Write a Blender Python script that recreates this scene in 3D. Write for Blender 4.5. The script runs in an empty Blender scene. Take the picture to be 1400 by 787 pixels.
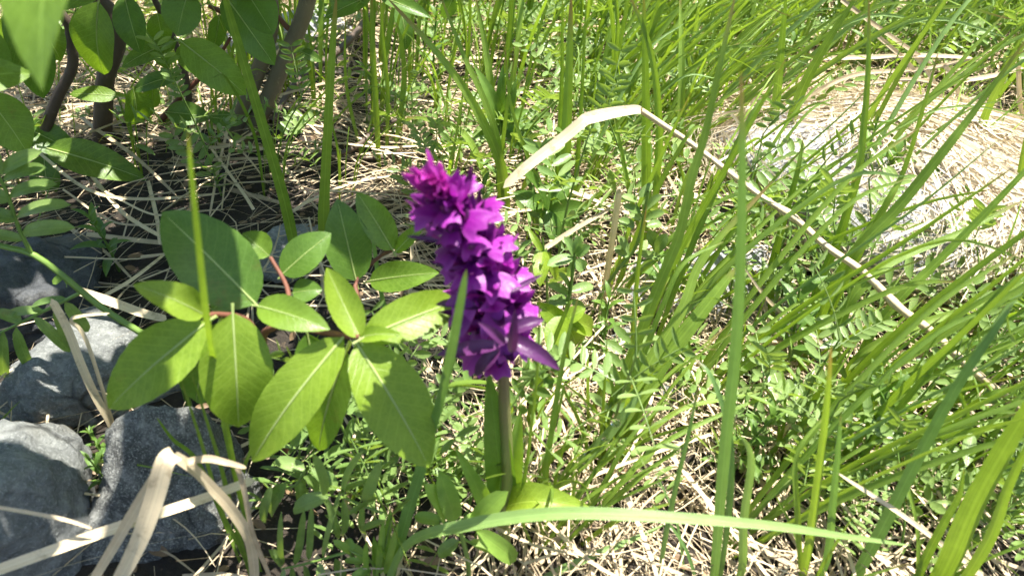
import bpy, math, random
import numpy as np
from mathutils import Vector, Matrix, noise as mnoise

# ------------------------------------------------------------------ camera, sky, sun, exposure
SC = bpy.context.scene
COL = SC.collection
H = 0.36                       # camera height above the turf (m)
PITCH = math.radians(40)       # looking down
FPX = 1165.0                   # focal length in photo pixels (photo 1400 x 787)
cam_d = bpy.data.cameras.new('camera')
cam = bpy.data.objects.new('camera', cam_d); COL.objects.link(cam)
cam.location = (0, 0, H); cam.rotation_euler = (math.pi/2 - PITCH, 0, 0)
cam_d.sensor_width = 36; cam_d.lens = 36*FPX/1400
cam_d.clip_start = 0.01; cam_d.clip_end = 500
cam_d.dof.use_dof = True; cam_d.dof.focus_distance = 0.56; cam_d.dof.aperture_fstop = 15
SC.camera = cam
SUN = Vector((0.25, 0.12, 0.95)).normalized()
world = bpy.data.worlds.new('World'); SC.world = world; world.use_nodes = True
wn = world.node_tree.nodes; wl = world.node_tree.links
sky = wn.new('ShaderNodeTexSky'); sky.sky_type = 'NISHITA'; sky.sun_disc = False
sky.sun_elevation = math.asin(SUN.z); sky.sun_rotation = math.atan2(SUN.x, SUN.y)
bg = wn['Background']; bg.inputs['Strength'].default_value = 0.085
wl.new(sky.outputs[0], bg.inputs['Color'])
sun_d = bpy.data.lights.new('sun', 'SUN'); sun_d.energy = 5.0; sun_d.angle = math.radians(0.53)
sun_d.color = (1.0, 0.96, 0.89)
sun = bpy.data.objects.new('sun', sun_d); COL.objects.link(sun)
sun.rotation_euler = (-SUN).to_track_quat('-Z', 'Y').to_euler()
SC.view_settings.view_transform = 'Standard'; SC.view_settings.look = 'None'
SC.view_settings.gamma = 1.0; SC.view_settings.exposure = 1.75
SC.view_settings.use_curve_mapping = False
SC.render.engine = 'CYCLES'
SC.cycles.max_bounces = 5; SC.cycles.diffuse_bounces = 3; SC.cycles.glossy_bounces = 2
SC.cycles.transmission_bounces = 3; SC.cycles.use_denoising = True
SC.cycles.use_adaptive_sampling = True; SC.cycles.adaptive_threshold = 0.025
SC.cycles.caustics_reflective = False; SC.cycles.caustics_refractive = False

random.seed(11); RNG = np.random.default_rng(11)
U = random.uniform

# ------------------------------------------------------------------ pixel -> place
FW = Vector((0, math.cos(PITCH), -math.sin(PITCH))); UP = Vector((0, math.sin(PITCH), math.cos(PITCH)))
CAM = Vector((0, 0, H))
def ray(px, py): return FW + Vector((1, 0, 0))*((px-700)/FPX) - UP*((py-393.5)/FPX)
def ground(px, py, z=0.0):                       # where the pixel's ray meets the turf
    r = ray(px, py); return CAM + r*((z-H)/r.z)
def at_y(px, py, y):                             # where it meets the upright plane through a plant's root
    r = ray(px, py); return CAM + r*(y/r.y)
def pxm(p): return (p-CAM).dot(FW)/FPX           # metres per photo pixel at a point
def V3(*a): return Vector(a)
def rndv(s=1.0): return Vector((U(-s, s), U(-s, s), U(-s, s)))

def hz(x, y):                                    # turf relief
    n = 0.010*mnoise.noise(Vector((x*5.0, y*5.0, 3.1))) + 0.004*mnoise.noise(Vector((x*17, y*17, 8.0)))
    far = max(0.0, y-1.0)
    return n + 0.10*min(far, 3.0) + 0.02*max(0.0, far-3.0)

# ------------------------------------------------------------------ materials
def new_mat(name):
    m = bpy.data.materials.new(name); m.use_nodes = True
    nt = m.node_tree; nt.nodes.clear(); return m, nt.nodes, nt.links
def mth(n, l, op, a, b=None, clamp=False):
    k = n.new('ShaderNodeMath'); k.operation = op; k.use_clamp = clamp
    for i, v in enumerate((a, b)):
        if v is None: continue
        if isinstance(v, (int, float)): k.inputs[i].default_value = v
        else: l.new(v, k.inputs[i])
    return k.outputs[0]
def mixc(n, l, fac, a, b, mode='MIX'):
    k = n.new('ShaderNodeMix'); k.data_type = 'RGBA'; k.blend_type = mode
    for s, v in ((k.inputs[0], fac), (k.inputs[6], a), (k.inputs[7], b)):
        if isinstance(v, (int, float)): s.default_value = v
        elif isinstance(v, tuple): s.default_value = (*v, 1)
        else: l.new(v, s)
    return k.outputs[2]
def noise_tex(n, l, scale, detail=4, coord=None, rough=0.55):
    k = n.new('ShaderNodeTexNoise'); k.inputs['Scale'].default_value = scale
    k.inputs['Detail'].default_value = detail; k.inputs['Roughness'].default_value = rough
    if coord is not None: l.new(coord, k.inputs['Vector'])
    return k.outputs['Fac']
def ramp(n, l, fac, stops):
    k = n.new('ShaderNodeValToRGB'); e = k.color_ramp.elements
    while len(e) < len(stops): e.new(0.5)
    for el, (p, c) in zip(e, stops): el.position = p; el.color = (*c, 1)
    l.new(fac, k.inputs[0]); return k.outputs[0]

def foliage(name, c1, c2, tr=0.4, rough=0.42, veins=0.0, streak=0.0, tcol=(1.5, 1.45, 0.45), tip=None, spec=0.5, rib=0.5, rim=None, blot=None, grad=None, bscale=90):
    m, n, l = new_mat(name)
    out = n.new('ShaderNodeOutputMaterial'); tc = n.new('ShaderNodeTexCoord')
    oi = n.new('ShaderNodeObjectInfo'); at = n.new('ShaderNodeAttribute'); at.attribute_name = 'tint'
    r = mth(n, l, 'FRACT', mth(n, l, 'ADD', oi.outputs['Random'], at.outputs['Fac']))
    col = mixc(n, l, r, c1, c2)
    nz = noise_tex(n, l, 160, 3, tc.outputs['Object'])
    col = mixc(n, l, mth(n, l, 'MULTIPLY', mth(n, l, 'SUBTRACT', nz, 0.4, True), 0.9), col, tuple(min(1, x*1.5+0.01) for x in c2))
    uv = n.new('ShaderNodeSeparateXYZ'); l.new(tc.outputs['UV'], uv.inputs[0])
    across = mth(n, l, 'ABSOLUTE', mth(n, l, 'SUBTRACT', uv.outputs[0], 0.5))
    hgt = nz
    if veins:
        green = c1[1] > c1[0]
        midr = mth(n, l, 'SUBTRACT', 1.0, mth(n, l, 'MULTIPLY', across, 38.0), True)
        ph = mth(n, l, 'SUBTRACT', mth(n, l, 'MULTIPLY', uv.outputs[1], 11.0), mth(n, l, 'MULTIPLY', across, 4.5))
        wob = mth(n, l, 'MULTIPLY', noise_tex(n, l, 60, 2, tc.outputs['Object']), 0.7)
        saw = mth(n, l, 'ABSOLUTE', mth(n, l, 'SUBTRACT', mth(n, l, 'FRACT', mth(n, l, 'ADD', ph, wob)), 0.5))
        sidev = mth(n, l, 'SUBTRACT', 1.0, mth(n, l, 'MULTIPLY', saw, 13.0), True)
        vor = n.new('ShaderNodeTexVoronoi'); vor.feature = 'DISTANCE_TO_EDGE'; vor.inputs['Scale'].default_value = 420
        l.new(tc.outputs['Object'], vor.inputs['Vector'])
        net = mth(n, l, 'SUBTRACT', 1.0, mth(n, l, 'MULTIPLY', vor.outputs['Distance'], 9.0), True)
        vv = mth(n, l, 'MAXIMUM', mth(n, l, 'MULTIPLY', midr, rib*1.7), mth(n, l, 'MAXIMUM', mth(n, l, 'MULTIPLY', sidev, rib*0.7), mth(n, l, 'MULTIPLY', net, 0.16)), True)
        col = mixc(n, l, mth(n, l, 'MULTIPLY', vv, veins), col, tuple(min(1, x*1.6+0.05) for x in c2))
        hgt = mth(n, l, 'SUBTRACT', nz, mth(n, l, 'MULTIPLY', vv, 0.9))
        bl = noise_tex(n, l, 45, 5, tc.outputs['Object'], 0.7)
        if green: col = mixc(n, l, mth(n, l, 'MULTIPLY', mth(n, l, 'SUBTRACT', bl, 0.635, True), 5.0, True), col, (0.17, 0.12, 0.03))
    if streak:
        sw = mth(n, l, 'SINE', mth(n, l, 'MULTIPLY', uv.outputs[0], 46.0))
        sw2 = noise_tex(n, l, 1.0, 3, None)
        mp = n.new('ShaderNodeMapping'); mp.inputs['Scale'].default_value = (34, 1.2, 1)
        l.new(tc.outputs['UV'], mp.inputs[0]); k = n.new('ShaderNodeTexNoise'); k.inputs['Scale'].default_value = 1
        k.inputs['Detail'].default_value = 3; l.new(mp.outputs[0], k.inputs['Vector'])
        f = mth(n, l, 'ADD', mth(n, l, 'MULTIPLY', sw, 0.18), k.outputs['Fac'])
        col = mixc(n, l, mth(n, l, 'MULTIPLY', f, streak), col, tuple(min(1, x*1.7) for x in c2))
        keel = mth(n, l, 'SUBTRACT', 1.0, mth(n, l, 'MULTIPLY', across, 16.0), True)
        col = mixc(n, l, mth(n, l, 'MULTIPLY', keel, 0.30), col, tuple(min(1, x*1.8+0.03) for x in c2))
        hgt = f
    if grad:
        col = mixc(n, l, mth(n, l, 'MULTIPLY', mth(n, l, 'SUBTRACT', mth(n, l, 'ADD', uv.outputs[1], mth(n, l, 'MULTIPLY', nz, 0.1)), 0.30, True), 5.0, True), col, grad)
    if blot:
        bl = noise_tex(n, l, bscale, 5, tc.outputs['Object'], 0.7)
        col = mixc(n, l, mth(n, l, 'MULTIPLY', mth(n, l, 'SUBTRACT', bl, 0.55, True), 5.0, True), col, blot)
    if rim:
        e = mth(n, l, 'MAXIMUM', mth(n, l, 'MULTIPLY', across, 2.0), uv.outputs[1])
        col = mixc(n, l, mth(n, l, 'MULTIPLY', mth(n, l, 'POWER', e, 5.0), 0.40, True), col, rim)
    if tip:
        tf = mth(n, l, 'MULTIPLY', mth(n, l, 'SUBTRACT', mth(n, l, 'ADD', uv.outputs[1], mth(n, l, 'MULTIPLY', r, 0.12)), 0.955, True), 9.0, True)
        col = mixc(n, l, tf, col, tip)
    bp = n.new('ShaderNodeBump'); bp.inputs['Strength'].default_value = 0.35; bp.inputs['Distance'].default_value = 0.0006
    l.new(hgt, bp.inputs['Height'])
    p = n.new('ShaderNodeBsdfPrincipled'); p.inputs['Roughness'].default_value = rough
    p.inputs['Specular IOR Level'].default_value = spec
    l.new(col, p.inputs['Base Color']); l.new(bp.outputs[0], p.inputs['Normal'])
    t = n.new('ShaderNodeBsdfTranslucent'); l.new(mixc(n, l, 1.0, col, tcol, 'MULTIPLY'), t.inputs['Color'])
    l.new(bp.outputs[0], t.inputs['Normal'])
    mx = n.new('ShaderNodeMixShader'); mx.inputs[0].default_value = tr
    l.new(p.outputs[0], mx.inputs[1]); l.new(t.outputs[0], mx.inputs[2]); l.new(mx.outputs[0], out.inputs[0])
    return m

def rock_mat(name, c1, c2, c3, scale=60, bump=0.5, speck=1.0):
    m, n, l = new_mat(name)
    out = n.new('ShaderNodeOutputMaterial'); tc = n.new('ShaderNodeTexCoord'); o = tc.outputs['Object']
    a = noise_tex(n, l, scale*1.3, 10, o, 0.75); b = noise_tex(n, l, scale*11, 4, o, 0.75); c = noise_tex(n, l, scale*0.30, 5, o)
    mp = n.new('ShaderNodeMapping'); mp.inputs['Scale'].default_value = (0.8, 0.55, 1.6); mp.inputs['Rotation'].default_value = (0.4, 0.7, 0.3)
    l.new(o, mp.inputs[0]); s = noise_tex(n, l, scale*1.8, 10, mp.outputs[0], 0.78)
    v = n.new('ShaderNodeTexVoronoi'); v.feature = 'DISTANCE_TO_EDGE'; v.inputs['Scale'].default_value = scale*0.35
    wv = n.new('ShaderNodeVectorMath'); wv.operation = 'ADD'; nzc = n.new('ShaderNodeTexNoise'); nzc.inputs['Scale'].default_value = scale*0.5
    l.new(o, nzc.inputs['Vector']); sc_ = n.new('ShaderNodeVectorMath'); sc_.operation = 'SCALE'; sc_.inputs['Scale'].default_value = 1.2/scale
    l.new(nzc.outputs['Color'], sc_.inputs[0]); l.new(o, wv.inputs[0]); l.new(sc_.outputs[0], wv.inputs[1]); l.new(wv.outputs[0], v.inputs['Vector'])
    crack = mth(n, l, 'SUBTRACT', 1.0, mth(n, l, 'MULTIPLY', v.outputs['Distance'], 26.0), True)
    crack = mth(n, l, 'MULTIPLY', crack, mth(n, l, 'MULTIPLY', mth(n, l, 'SUBTRACT', c, 0.47, True), 6.0, True))
    col = ramp(n, l, a, [(0.33, c1), (0.5, c2), (0.66, c3)])
    col = mixc(n, l, mth(n, l, 'MULTIPLY', mth(n, l, 'SUBTRACT', s, 0.53, True), 3.5, True), col, tuple(x*0.6 for x in c1))
    col = mixc(n, l, mth(n, l, 'MULTIPLY', mth(n, l, 'SUBTRACT', 0.42, s, True), 4.0, True), col, tuple(min(.8, x*1.25) for x in c3))
    col = mixc(n, l, mth(n, l, 'MULTIPLY', mth(n, l, 'SUBTRACT', b, 0.53, True), 9.0*speck, True), col, tuple(min(.85, x*1.3) for x in c3))
    col = mixc(n, l, mth(n, l, 'MULTIPLY', mth(n, l, 'SUBTRACT', 0.42, b, True), 7.0*speck, True), col, tuple(x*0.35 for x in c1))
    col = mixc(n, l, mth(n, l, 'MULTIPLY', mth(n, l, 'SUBTRACT', c, 0.58, True), 4.0, True), col, (0.15, 0.135, 0.09))
    col = mixc(n, l, mth(n, l, 'MULTIPLY', crack, 0.8), col, tuple(x*0.25 for x in c1))
    bp = n.new('ShaderNodeBump'); bp.inputs['Strength'].default_value = bump; bp.inputs['Distance'].default_value = 0.006
    h = mth(n, l, 'ADD', mth(n, l, 'ADD', mth(n, l, 'MULTIPLY', a, 0.8), mth(n, l, 'MULTIPLY', s, 0.6)), mth(n, l, 'MULTIPLY', b, 0.22))
    l.new(mth(n, l, 'SUBTRACT', h, mth(n, l, 'MULTIPLY', crack, 0.6)), bp.inputs['Height'])
    p = n.new('ShaderNodeBsdfPrincipled'); p.inputs['Roughness'].default_value = 0.62
    l.new(col, p.inputs['Base Color']); l.new(bp.outputs[0], p.inputs['Normal']); l.new(p.outputs[0], out.inputs[0])
    return m

def bark_mat(name, c1, c2):
    m, n, l = new_mat(name)
    out = n.new('ShaderNodeOutputMaterial'); tc = n.new('ShaderNodeTexCoord')
    mp = n.new('ShaderNodeMapping'); mp.inputs['Scale'].default_value = (1, 1, 0.35); l.new(tc.outputs['Object'], mp.inputs[0])
    a = noise_tex(n, l, 160, 6, mp.outputs[0], 0.7); b = noise_tex(n, l, 40, 4, tc.outputs['Object'])
    col = mixc(n, l, b, mixc(n, l, a, c1, c2), tuple(x*0.55 for x in c1))
    col = mixc(n, l, mth(n, l, 'MULTIPLY', mth(n, l, 'SUBTRACT', a, 0.6, True), 4.0, True), col, tuple(min(1, x*1.7) for x in c2))
    bp = n.new('ShaderNodeBump'); bp.inputs['Strength'].default_value = 0.6; bp.inputs['Distance'].default_value = 0.0015
    l.new(a, bp.inputs['Height'])
    p = n.new('ShaderNodeBsdfPrincipled'); p.inputs['Roughness'].default_value = 0.65
    l.new(col, p.inputs['Base Color']); l.new(bp.outputs[0], p.inputs['Normal']); l.new(p.outputs[0], out.inputs[0])
    return m

def soil_mat():
    m, n, l = new_mat('soil')
    out = n.new('ShaderNodeOutputMaterial'); tc = n.new('ShaderNodeTexCoord'); o = tc.outputs['Object']
    a = noise_tex(n, l, 35, 8, o, 0.7); b = noise_tex(n, l, 220, 5, o, 0.7)
    col = ramp(n, l, a, [(0.3, (0.012, 0.009, 0.006)), (0.55, (0.034, 0.025, 0.016)), (0.75, (0.07, 0.052, 0.032))])
    col = mixc(n, l, mth(n, l, 'MULTIPLY', mth(n, l, 'SUBTRACT', b, 0.58, True), 5.0, True), col, (0.17, 0.12, 0.07))
    bp = n.new('ShaderNodeBump'); bp.inputs['Strength'].default_value = 0.9; bp.inputs['Distance'].default_value = 0.006
    l.new(mth(n, l, 'ADD', a, b), bp.inputs['Height'])
    p = n.new('ShaderNodeBsdfPrincipled'); p.inputs['Roughness'].default_value = 0.9
    l.new(col, p.inputs['Base Color']); l.new(bp.outputs[0], p.inputs['Normal']); l.new(p.outputs[0], out.inputs[0])
    return m

M = {
 'willow': foliage('willow_leaf', (0.095, 0.175, 0.016), (0.155, 0.255, 0.026), 0.46, 0.40, 1.0),
 'willow_young': foliage('young_willow_leaf', (0.160, 0.260, 0.018), (0.215, 0.310, 0.028), 0.48, 0.42, 1.0),
 'willow_dark': foliage('dark_willow_leaf', (0.066, 0.140, 0.017), (0.105, 0.195, 0.026), 0.40, 0.40, 0.8),
 'grass': foliage('grass_blade', (0.085, 0.160, 0.018), (0.200, 0.295, 0.046), 0.40, 0.40, streak=0.35, tip=(0.28, 0.20, 0.08)),
 'sedge': foliage('bluish_grass_blade', (0.090, 0.175, 0.045), (0.135, 0.235, 0.068), 0.36, 0.38, streak=0.40, tip=(0.20, 0.15, 0.07), tcol=(1.4, 1.4, 0.6)),
 'palegrass': foliage('pale_grass_blade', (0.15, 0.245, 0.068), (0.20, 0.305, 0.09), 0.32, 0.36, streak=0.35, tcol=(1.3, 1.3, 0.6)),
 'vetch': foliage('vetch_leaflet', (0.105, 0.185, 0.040), (0.215, 0.305, 0.095), 0.38, 0.34, 0.55, rib=0.35),
 'vetch_young': foliage('young_vetch_leaflet', (0.16, 0.28, 0.04), (0.22, 0.34, 0.06), 0.40, 0.48, 0.4, rib=0.35),
 'herb': foliage('herb_leaf', (0.070, 0.150, 0.024), (0.130, 0.225, 0.036), 0.40, 0.45, 0.4),
 'leafmix': foliage('mixed_leaf', (0.080, 0.160, 0.026), (0.245, 0.330, 0.110), 0.40, 0.33, 0.4),
 'rib': foliage('leaf_midrib', (0.34, 0.42, 0.14), (0.40, 0.48, 0.18), 0.3, 0.4),
 'stem': foliage('green_stem', (0.10, 0.19, 0.03), (0.17, 0.26, 0.05), 0.12, 0.45, streak=0.2),
 'straw': foliage('straw', (0.19, 0.128, 0.068), (0.58, 0.475, 0.315), 0.18, 0.55, streak=0.35, tcol=(1.1, 1.0, 0.75), spec=0.3),
 'strawgrey': foliage('weathered_straw', (0.36, 0.28, 0.16), (0.58, 0.48, 0.31), 0.15, 0.50, streak=0.8, blot=(0.24, 0.17, 0.09), tcol=(1.1, 1.0, 0.8), spec=0.3),
 'thatch': foliage('bleached_straw', (0.26, 0.19, 0.11), (0.64, 0.55, 0.41), 0.18, 0.55, streak=0.35, tcol=(1.1, 1.0, 0.8), spec=0.3),
 'tan': foliage('tan_straw', (0.36, 0.27, 0.15), (0.50, 0.40, 0.25), 0.12, 0.5, streak=0.7, tcol=(1.1, 1.0, 0.8), blot=(0.20, 0.13, 0.07)),
 'dead': foliage('dead_leaf', (0.10, 0.060, 0.030), (0.26, 0.17, 0.09), 0.15, 0.6, 0.5, tcol=(1.2, 1, 0.7)),
 'petal': foliage('orchid_petal', (0.135, 0.003, 0.160), (0.275, 0.008, 0.265), 0.40, 0.42, 0.35, tcol=(1.35, 1.2, 1.25), rib=0.3, rim=(0.60, 0.13, 0.58)),
 'petal_dark': foliage('orchid_dark_petal', (0.085, 0.003, 0.12), (0.16, 0.005, 0.19), 0.35, 0.42, 0.3, tcol=(1.4, 1.1, 1.2), rib=0.3, rim=(0.42, 0.06, 0.44)),
 'petal_pink': foliage('orchid_top_petal', (0.27, 0.008, 0.215), (0.40, 0.022, 0.32), 0.45, 0.42, 0.35, tcol=(1.35, 1.2, 1.25), rib=0.3, rim=(0.62, 0.16, 0.56)),
 'lip': foliage('orchid_lip', (0.20, 0.009, 0.225), (0.34, 0.028, 0.345), 0.40, 0.42, 0.3, tcol=(1.3, 1.2, 1.2), rib=0.3, rim=(0.52, 0.12, 0.50), blot=(0.10, 0.003, 0.13), bscale=650),
 'bract': foliage('orchid_bract', (0.055, 0.012, 0.060), (0.10, 0.022, 0.10), 0.25, 0.36, 0.5, tcol=(1.5, 0.9, 1.1), rib=0.4),
 'orchid_stem': foliage('orchid_stem', (0.16, 0.19, 0.05), (0.20, 0.22, 0.06), 0.08, 0.45, streak=0.3, grad=(0.13, 0.052, 0.052)),
 'orchid_stem_purple': foliage('purple_orchid_stem', (0.10, 0.05, 0.055), (0.13, 0.065, 0.06), 0.05, 0.45, streak=0.3),
 'redstem': bark_mat('red_shoot', (0.16, 0.05, 0.03), (0.24, 0.10, 0.05)),
 'bark': bark_mat('willow_bark', (0.17, 0.135, 0.085), (0.30, 0.25, 0.165)),
 'darkbark': bark_mat('dark_bark', (0.075, 0.050, 0.034), (0.15, 0.105, 0.075)),
 'rockblue': rock_mat('blue_grey_stone', (0.125, 0.130, 0.122), (0.235, 0.245, 0.230), (0.37, 0.38, 0.355), 60, 1.0, 0.6),
 'rockspeck': rock_mat('speckled_stone', (0.045, 0.046, 0.042), (0.115, 0.118, 0.108), (0.32, 0.325, 0.295), 90, 0.8, 1.0),
 'rockdark': rock_mat('dark_stone', (0.035, 0.037, 0.040), (0.075, 0.08, 0.085), (0.14, 0.145, 0.15), 70, 0.9, 0.4),
 'rockpale': rock_mat('pale_stone', (0.26, 0.26, 0.26), (0.42, 0.42, 0.43), (0.52, 0.52, 0.53), 60, 1.0, 0.6),
 'soil': soil_mat(),
}

# ------------------------------------------------------------------ object helpers
def tag(o, label, cat=None, group=None, kind=None):
    o['label'] = label
    if cat: o['category'] = cat
    if group: o['group'] = group
    if kind: o['kind'] = kind
    return o
def empty(name, loc, label, cat, group=None):
    o = bpy.data.objects.new(name, None); COL.objects.link(o); o.location = loc
    o.empty_display_size = 0.01
    return tag(o, label, cat, group)
def mesh_of(name, v, f, mat, uv=None, tint=None, smooth=True):
    me = bpy.data.meshes.new(name)
    v = np.asarray(v, dtype=np.float32).reshape(-1, 3)
    f = np.asarray(f, dtype=np.int32)
    me.vertices.add(len(v)); me.vertices.foreach_set('co', v.ravel())
    k = f.shape[1]
    me.loops.add(f.size); me.loops.foreach_set('vertex_index', f.ravel())
    me.polygons.add(len(f))
    me.polygons.foreach_set('loop_start', np.arange(0, f.size, k, dtype=np.int32))
    me.polygons.foreach_set('loop_total', np.full(len(f), k, dtype=np.int32))
    if smooth: me.polygons.foreach_set('use_smooth', np.ones(len(f), dtype=bool))
    if uv is not None:
        ul = me.uv_layers.new(name='UVMap')
        ul.data.foreach_set('uv', np.asarray(uv, dtype=np.float32).reshape(-1, 2)[f.ravel()].ravel())
    if tint is not None:
        a = me.attributes.new('tint', 'FLOAT', 'POINT'); a.data.foreach_set('value', np.asarray(tint, dtype=np.float32))
    me.update(calc_edges=True); me.validate()
    me.materials.append(M[mat] if isinstance(mat, str) else mat)
    return me
def link(name, me, parent=None, loc=None):
    o = bpy.data.objects.new(name, me); COL.objects.link(o)
    if parent is not None: o.parent = parent
    if loc is not None: o.location = loc
    return o
def grid_faces(n, m, off=0, wrap=False):         # n rows of m verts
    i = np.arange(n-1)[:, None]; j = np.arange(m if wrap else m-1)[None, :]
    a = i*m+j; b = i*m+(j+1) % m
    return (np.stack([a, b, b+m, a+m], -1).reshape(-1, 4)+off)
def spline(pts, n):                              # Catmull-Rom through points
    P = np.array([list(p) for p in pts], dtype=float)
    if len(P) == 2: return P[0]+(P[1]-P[0])*np.linspace(0, 1, n)[:, None]
    P = np.vstack([2*P[0]-P[1], P, 2*P[-1]-P[-2]]); k = len(P)-3
    t = np.linspace(0, k, n); i = np.minimum(t.astype(int), k-1); u = (t-i)[:, None]
    a, b, c, d = P[i], P[i+1], P[i+2], P[i+3]
    return 0.5*((2*b)+(c-a)*u+(2*a-5*b+4*c-d)*u*u+(3*b-a-3*c+d)*u**3)
def nrmz(a): return a/np.maximum(np.linalg.norm(a, axis=-1, keepdims=True), 1e-9)

def leaf_geo(B, T, width, nrm, bend=0.12, cup=0.25, tipdrop=0.0, wave=0.0, twist=0.0, n=13, m=7, a=0.62, b=0.80, serr=0.0, obov=None):
    """a leaf blade from base B to tip T; nrm is its upper side."""
    B = np.array(B, float); T = np.array(T, float); L = np.linalg.norm(T-B); t = (T-B)/L
    nr = np.array(nrm, float); nr = nrmz(nr-t*nr.dot(t)); sd = np.cross(t, nr)
    v = np.linspace(0, 1, n); prof = np.power(v, a)*np.power(1-v, b); prof /= prof.max()
    mid = B+np.outer(v, T-B)+np.outer(bend*L*np.sin(np.pi*v), nr)-np.outer(tipdrop*L*v**3, nr)
    u = np.linspace(-1, 1, m); ph = random.random()*6
    verts = np.zeros((n, m, 3)); uv = np.zeros((n, m, 2))
    for i in range(n):
        tw = twist*(v[i]-0.3); s = sd*math.cos(tw)+nr*math.sin(tw); q = nr*math.cos(tw)-sd*math.sin(tw)
        w = width/2*prof[i]
        if serr and i % 2: w *= 1-serr
        wv = wave*width*np.sin(v[i]*9+ph+np.sign(u)*1.3)*np.abs(u)**2
        verts[i] = mid[i]+np.outer(u*w*np.cos(cup*np.abs(u)*0.8), s)+np.outer(np.abs(u)**1.3*w*math.sin(cup)+wv*(0.3+prof[i]), q)
        uv[i, :, 0] = (u+1)/2; uv[i, :, 1] = v[i]
    return verts.reshape(-1, 3), grid_faces(n, m), uv.reshape(-1, 2), mid

def tube_geo(pts, radii, n=14, k=8):
    P = spline(pts, n); r = np.interp(np.linspace(0, 1, n), np.linspace(0, 1, len(radii)), radii)
    t = nrmz(np.gradient(P, axis=0)); ref = np.array([0.31, 0.52, 0.2]); 
    s = nrmz(np.cross(t, ref)); q = np.cross(t, s); an = np.linspace(0, 2*np.pi, k, endpoint=False)
    v = P[:, None, :]+r[:, None, None]*(np.cos(an)[None, :, None]*s[:, None, :]+np.sin(an)[None, :, None]*q[:, None, :])
    uv = np.zeros((n, k, 2)); uv[..., 0] = np.linspace(0, 1, k); uv[..., 1] = np.linspace(0, 0.9, n)[:, None]
    f = grid_faces(n, k, wrap=True)
    return v.reshape(-1, 3), f, uv.reshape(-1, 2)
def tube(name, pts, radii, mat, parent, org, n=14, k=8):
    v, f, uv = tube_geo(pts, radii, n, k)
    return link(name, mesh_of(name, v-np.array(org), f, mat, uv), parent)

def blade_geo(pts, wmax, nrm, n=26, m=5, fold=0.5, taper=0.9, base=0.55, twist=0.0):
    P = spline(pts, n); t = nrmz(np.gradient(P, axis=0)); v = np.linspace(0, 1, n)
    nr = np.array(nrm, float); nr = nrmz(nr-t*(t@nr)[:, None]); s = np.cross(t, nr)
    tw = (twist*(v-0.4))[:, None]; s, nr = s*np.cos(tw)+nr*np.sin(tw), nr*np.cos(tw)-s*np.sin(tw)
    w = wmax/2*np.minimum(base+(1-base)*np.minimum(v/0.3, 1), 1)*np.power(np.clip(1-v, 0, 1), taper*0.55)
    w = np.maximum(w, wmax*0.01); u = np.linspace(-1, 1, m)
    fo = fold*(1-0.5*v)
    vs = P[:, None, :]+(u[None, :]*w[:, None]*np.cos(fo)[:, None])[..., None]*s[:, None, :]+(np.abs(u)[None, :]*w[:, None]*np.sin(fo)[:, None])[..., None]*nr[:, None, :]
    uv = np.zeros((n, m, 2)); uv[..., 0] = (u+1)/2; uv[..., 1] = v[:, None]
    return vs.reshape(-1, 3), grid_faces(n, m), uv.reshape(-1, 2)
def blade(name, pts, wmax, nrm, mat, parent, org, **kw):
    v, f, uv = blade_geo(pts, wmax, nrm, **kw)
    return link(name, mesh_of(name, v-np.array(org), f, mat, uv), parent)

def join_geo(parts):                             # [(v,f,uv)] -> one
    off = 0; vs = []; fs = []; us = []
    for v, f, uv in parts:
        vs.append(v); fs.append(np.asarray(f)+off); us.append(uv); off += len(v)
    return np.vstack(vs), np.vstack(fs), np.vstack(us)

def tocam(p): return (CAM-p).normalized()
def face_dir(p, c=0.75, up=0.45, r=0.15): return (tocam(p)*c+Vector((0, 0, up))+rndv(r)).normalized()

# ------------------------------------------------------------------ the ground
def build_ground():
    xs = np.unique(np.concatenate([np.linspace(-1.3, 1.5, 141), np.sinh(np.linspace(-5, 5, 61))*0.9]))
    ys = np.unique(np.concatenate([np.linspace(-0.3, 1.7, 101), np.sinh(np.linspace(-5, 5, 61))*0.9]))
    v = np.array([[x, y, hz(x, y) if abs(x) < 20 and abs(y) < 20 else hz(0, y)] for y in ys for x in xs])
    o = link('ground', mesh_of('ground', v, grid_faces(len(ys), len(xs)), 'soil'))
    tag(o, 'dark brown soil under the straw and plants', 'soil', kind='structure')
build_ground()

# ------------------------------------------------------------------ stones
def ico(sub):
    import bmesh
    bm = bmesh.new(); bmesh.ops.create_icosphere(bm, subdivisions=sub, radius=1)
    v = np.array([p.co[:] for p in bm.verts]); f = np.array([[q.index for q in x.verts] for x in bm.faces]); bm.free()
    return v, f
ICO5 = ico(5)
class Stone:
    def __init__(s, seed, c, size, rotz=0.0, rough=0.05, planes=13, soft=16.0):
        r = np.random.default_rng(seed); s.c = np.array(c, float); s.size = np.array(size, float); s.rough = rough; s.soft = soft
        nm = nrmz(r.normal(size=(planes, 3))); s.n = nm; s.h = r.uniform(0.72, 1.0, planes); s.sh = seed*7.3
        s.rot = np.array(Matrix.Rotation(rotz, 3, 'Z'))
    def surf(s, d):
        q = np.clip(d@s.n.T, 0.05, None)/s.h
        r = np.power(np.sum(q**s.soft, axis=1), -1/s.soft)
        nz = np.array([mnoise.fractal(Vector((x*2.6+s.sh, y*2.6, z*2.6)), 0.55, 2.1, 6) for x, y, z in d])
        r = r*(1+s.rough*nz)
        return ((d*r[:, None])*s.size)@s.rot.T
def stone(name, seed, c, size, mat, label, rotz=0.0, rough=0.10, planes=12, soft=26.0):
    st = Stone(seed, c, size, rotz, rough, planes, soft)
    o = link(name, mesh_of(name, st.surf(ICO5[0]), ICO5[1], mat), None, c)
    tag(o, label, 'stone'); return st
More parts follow.
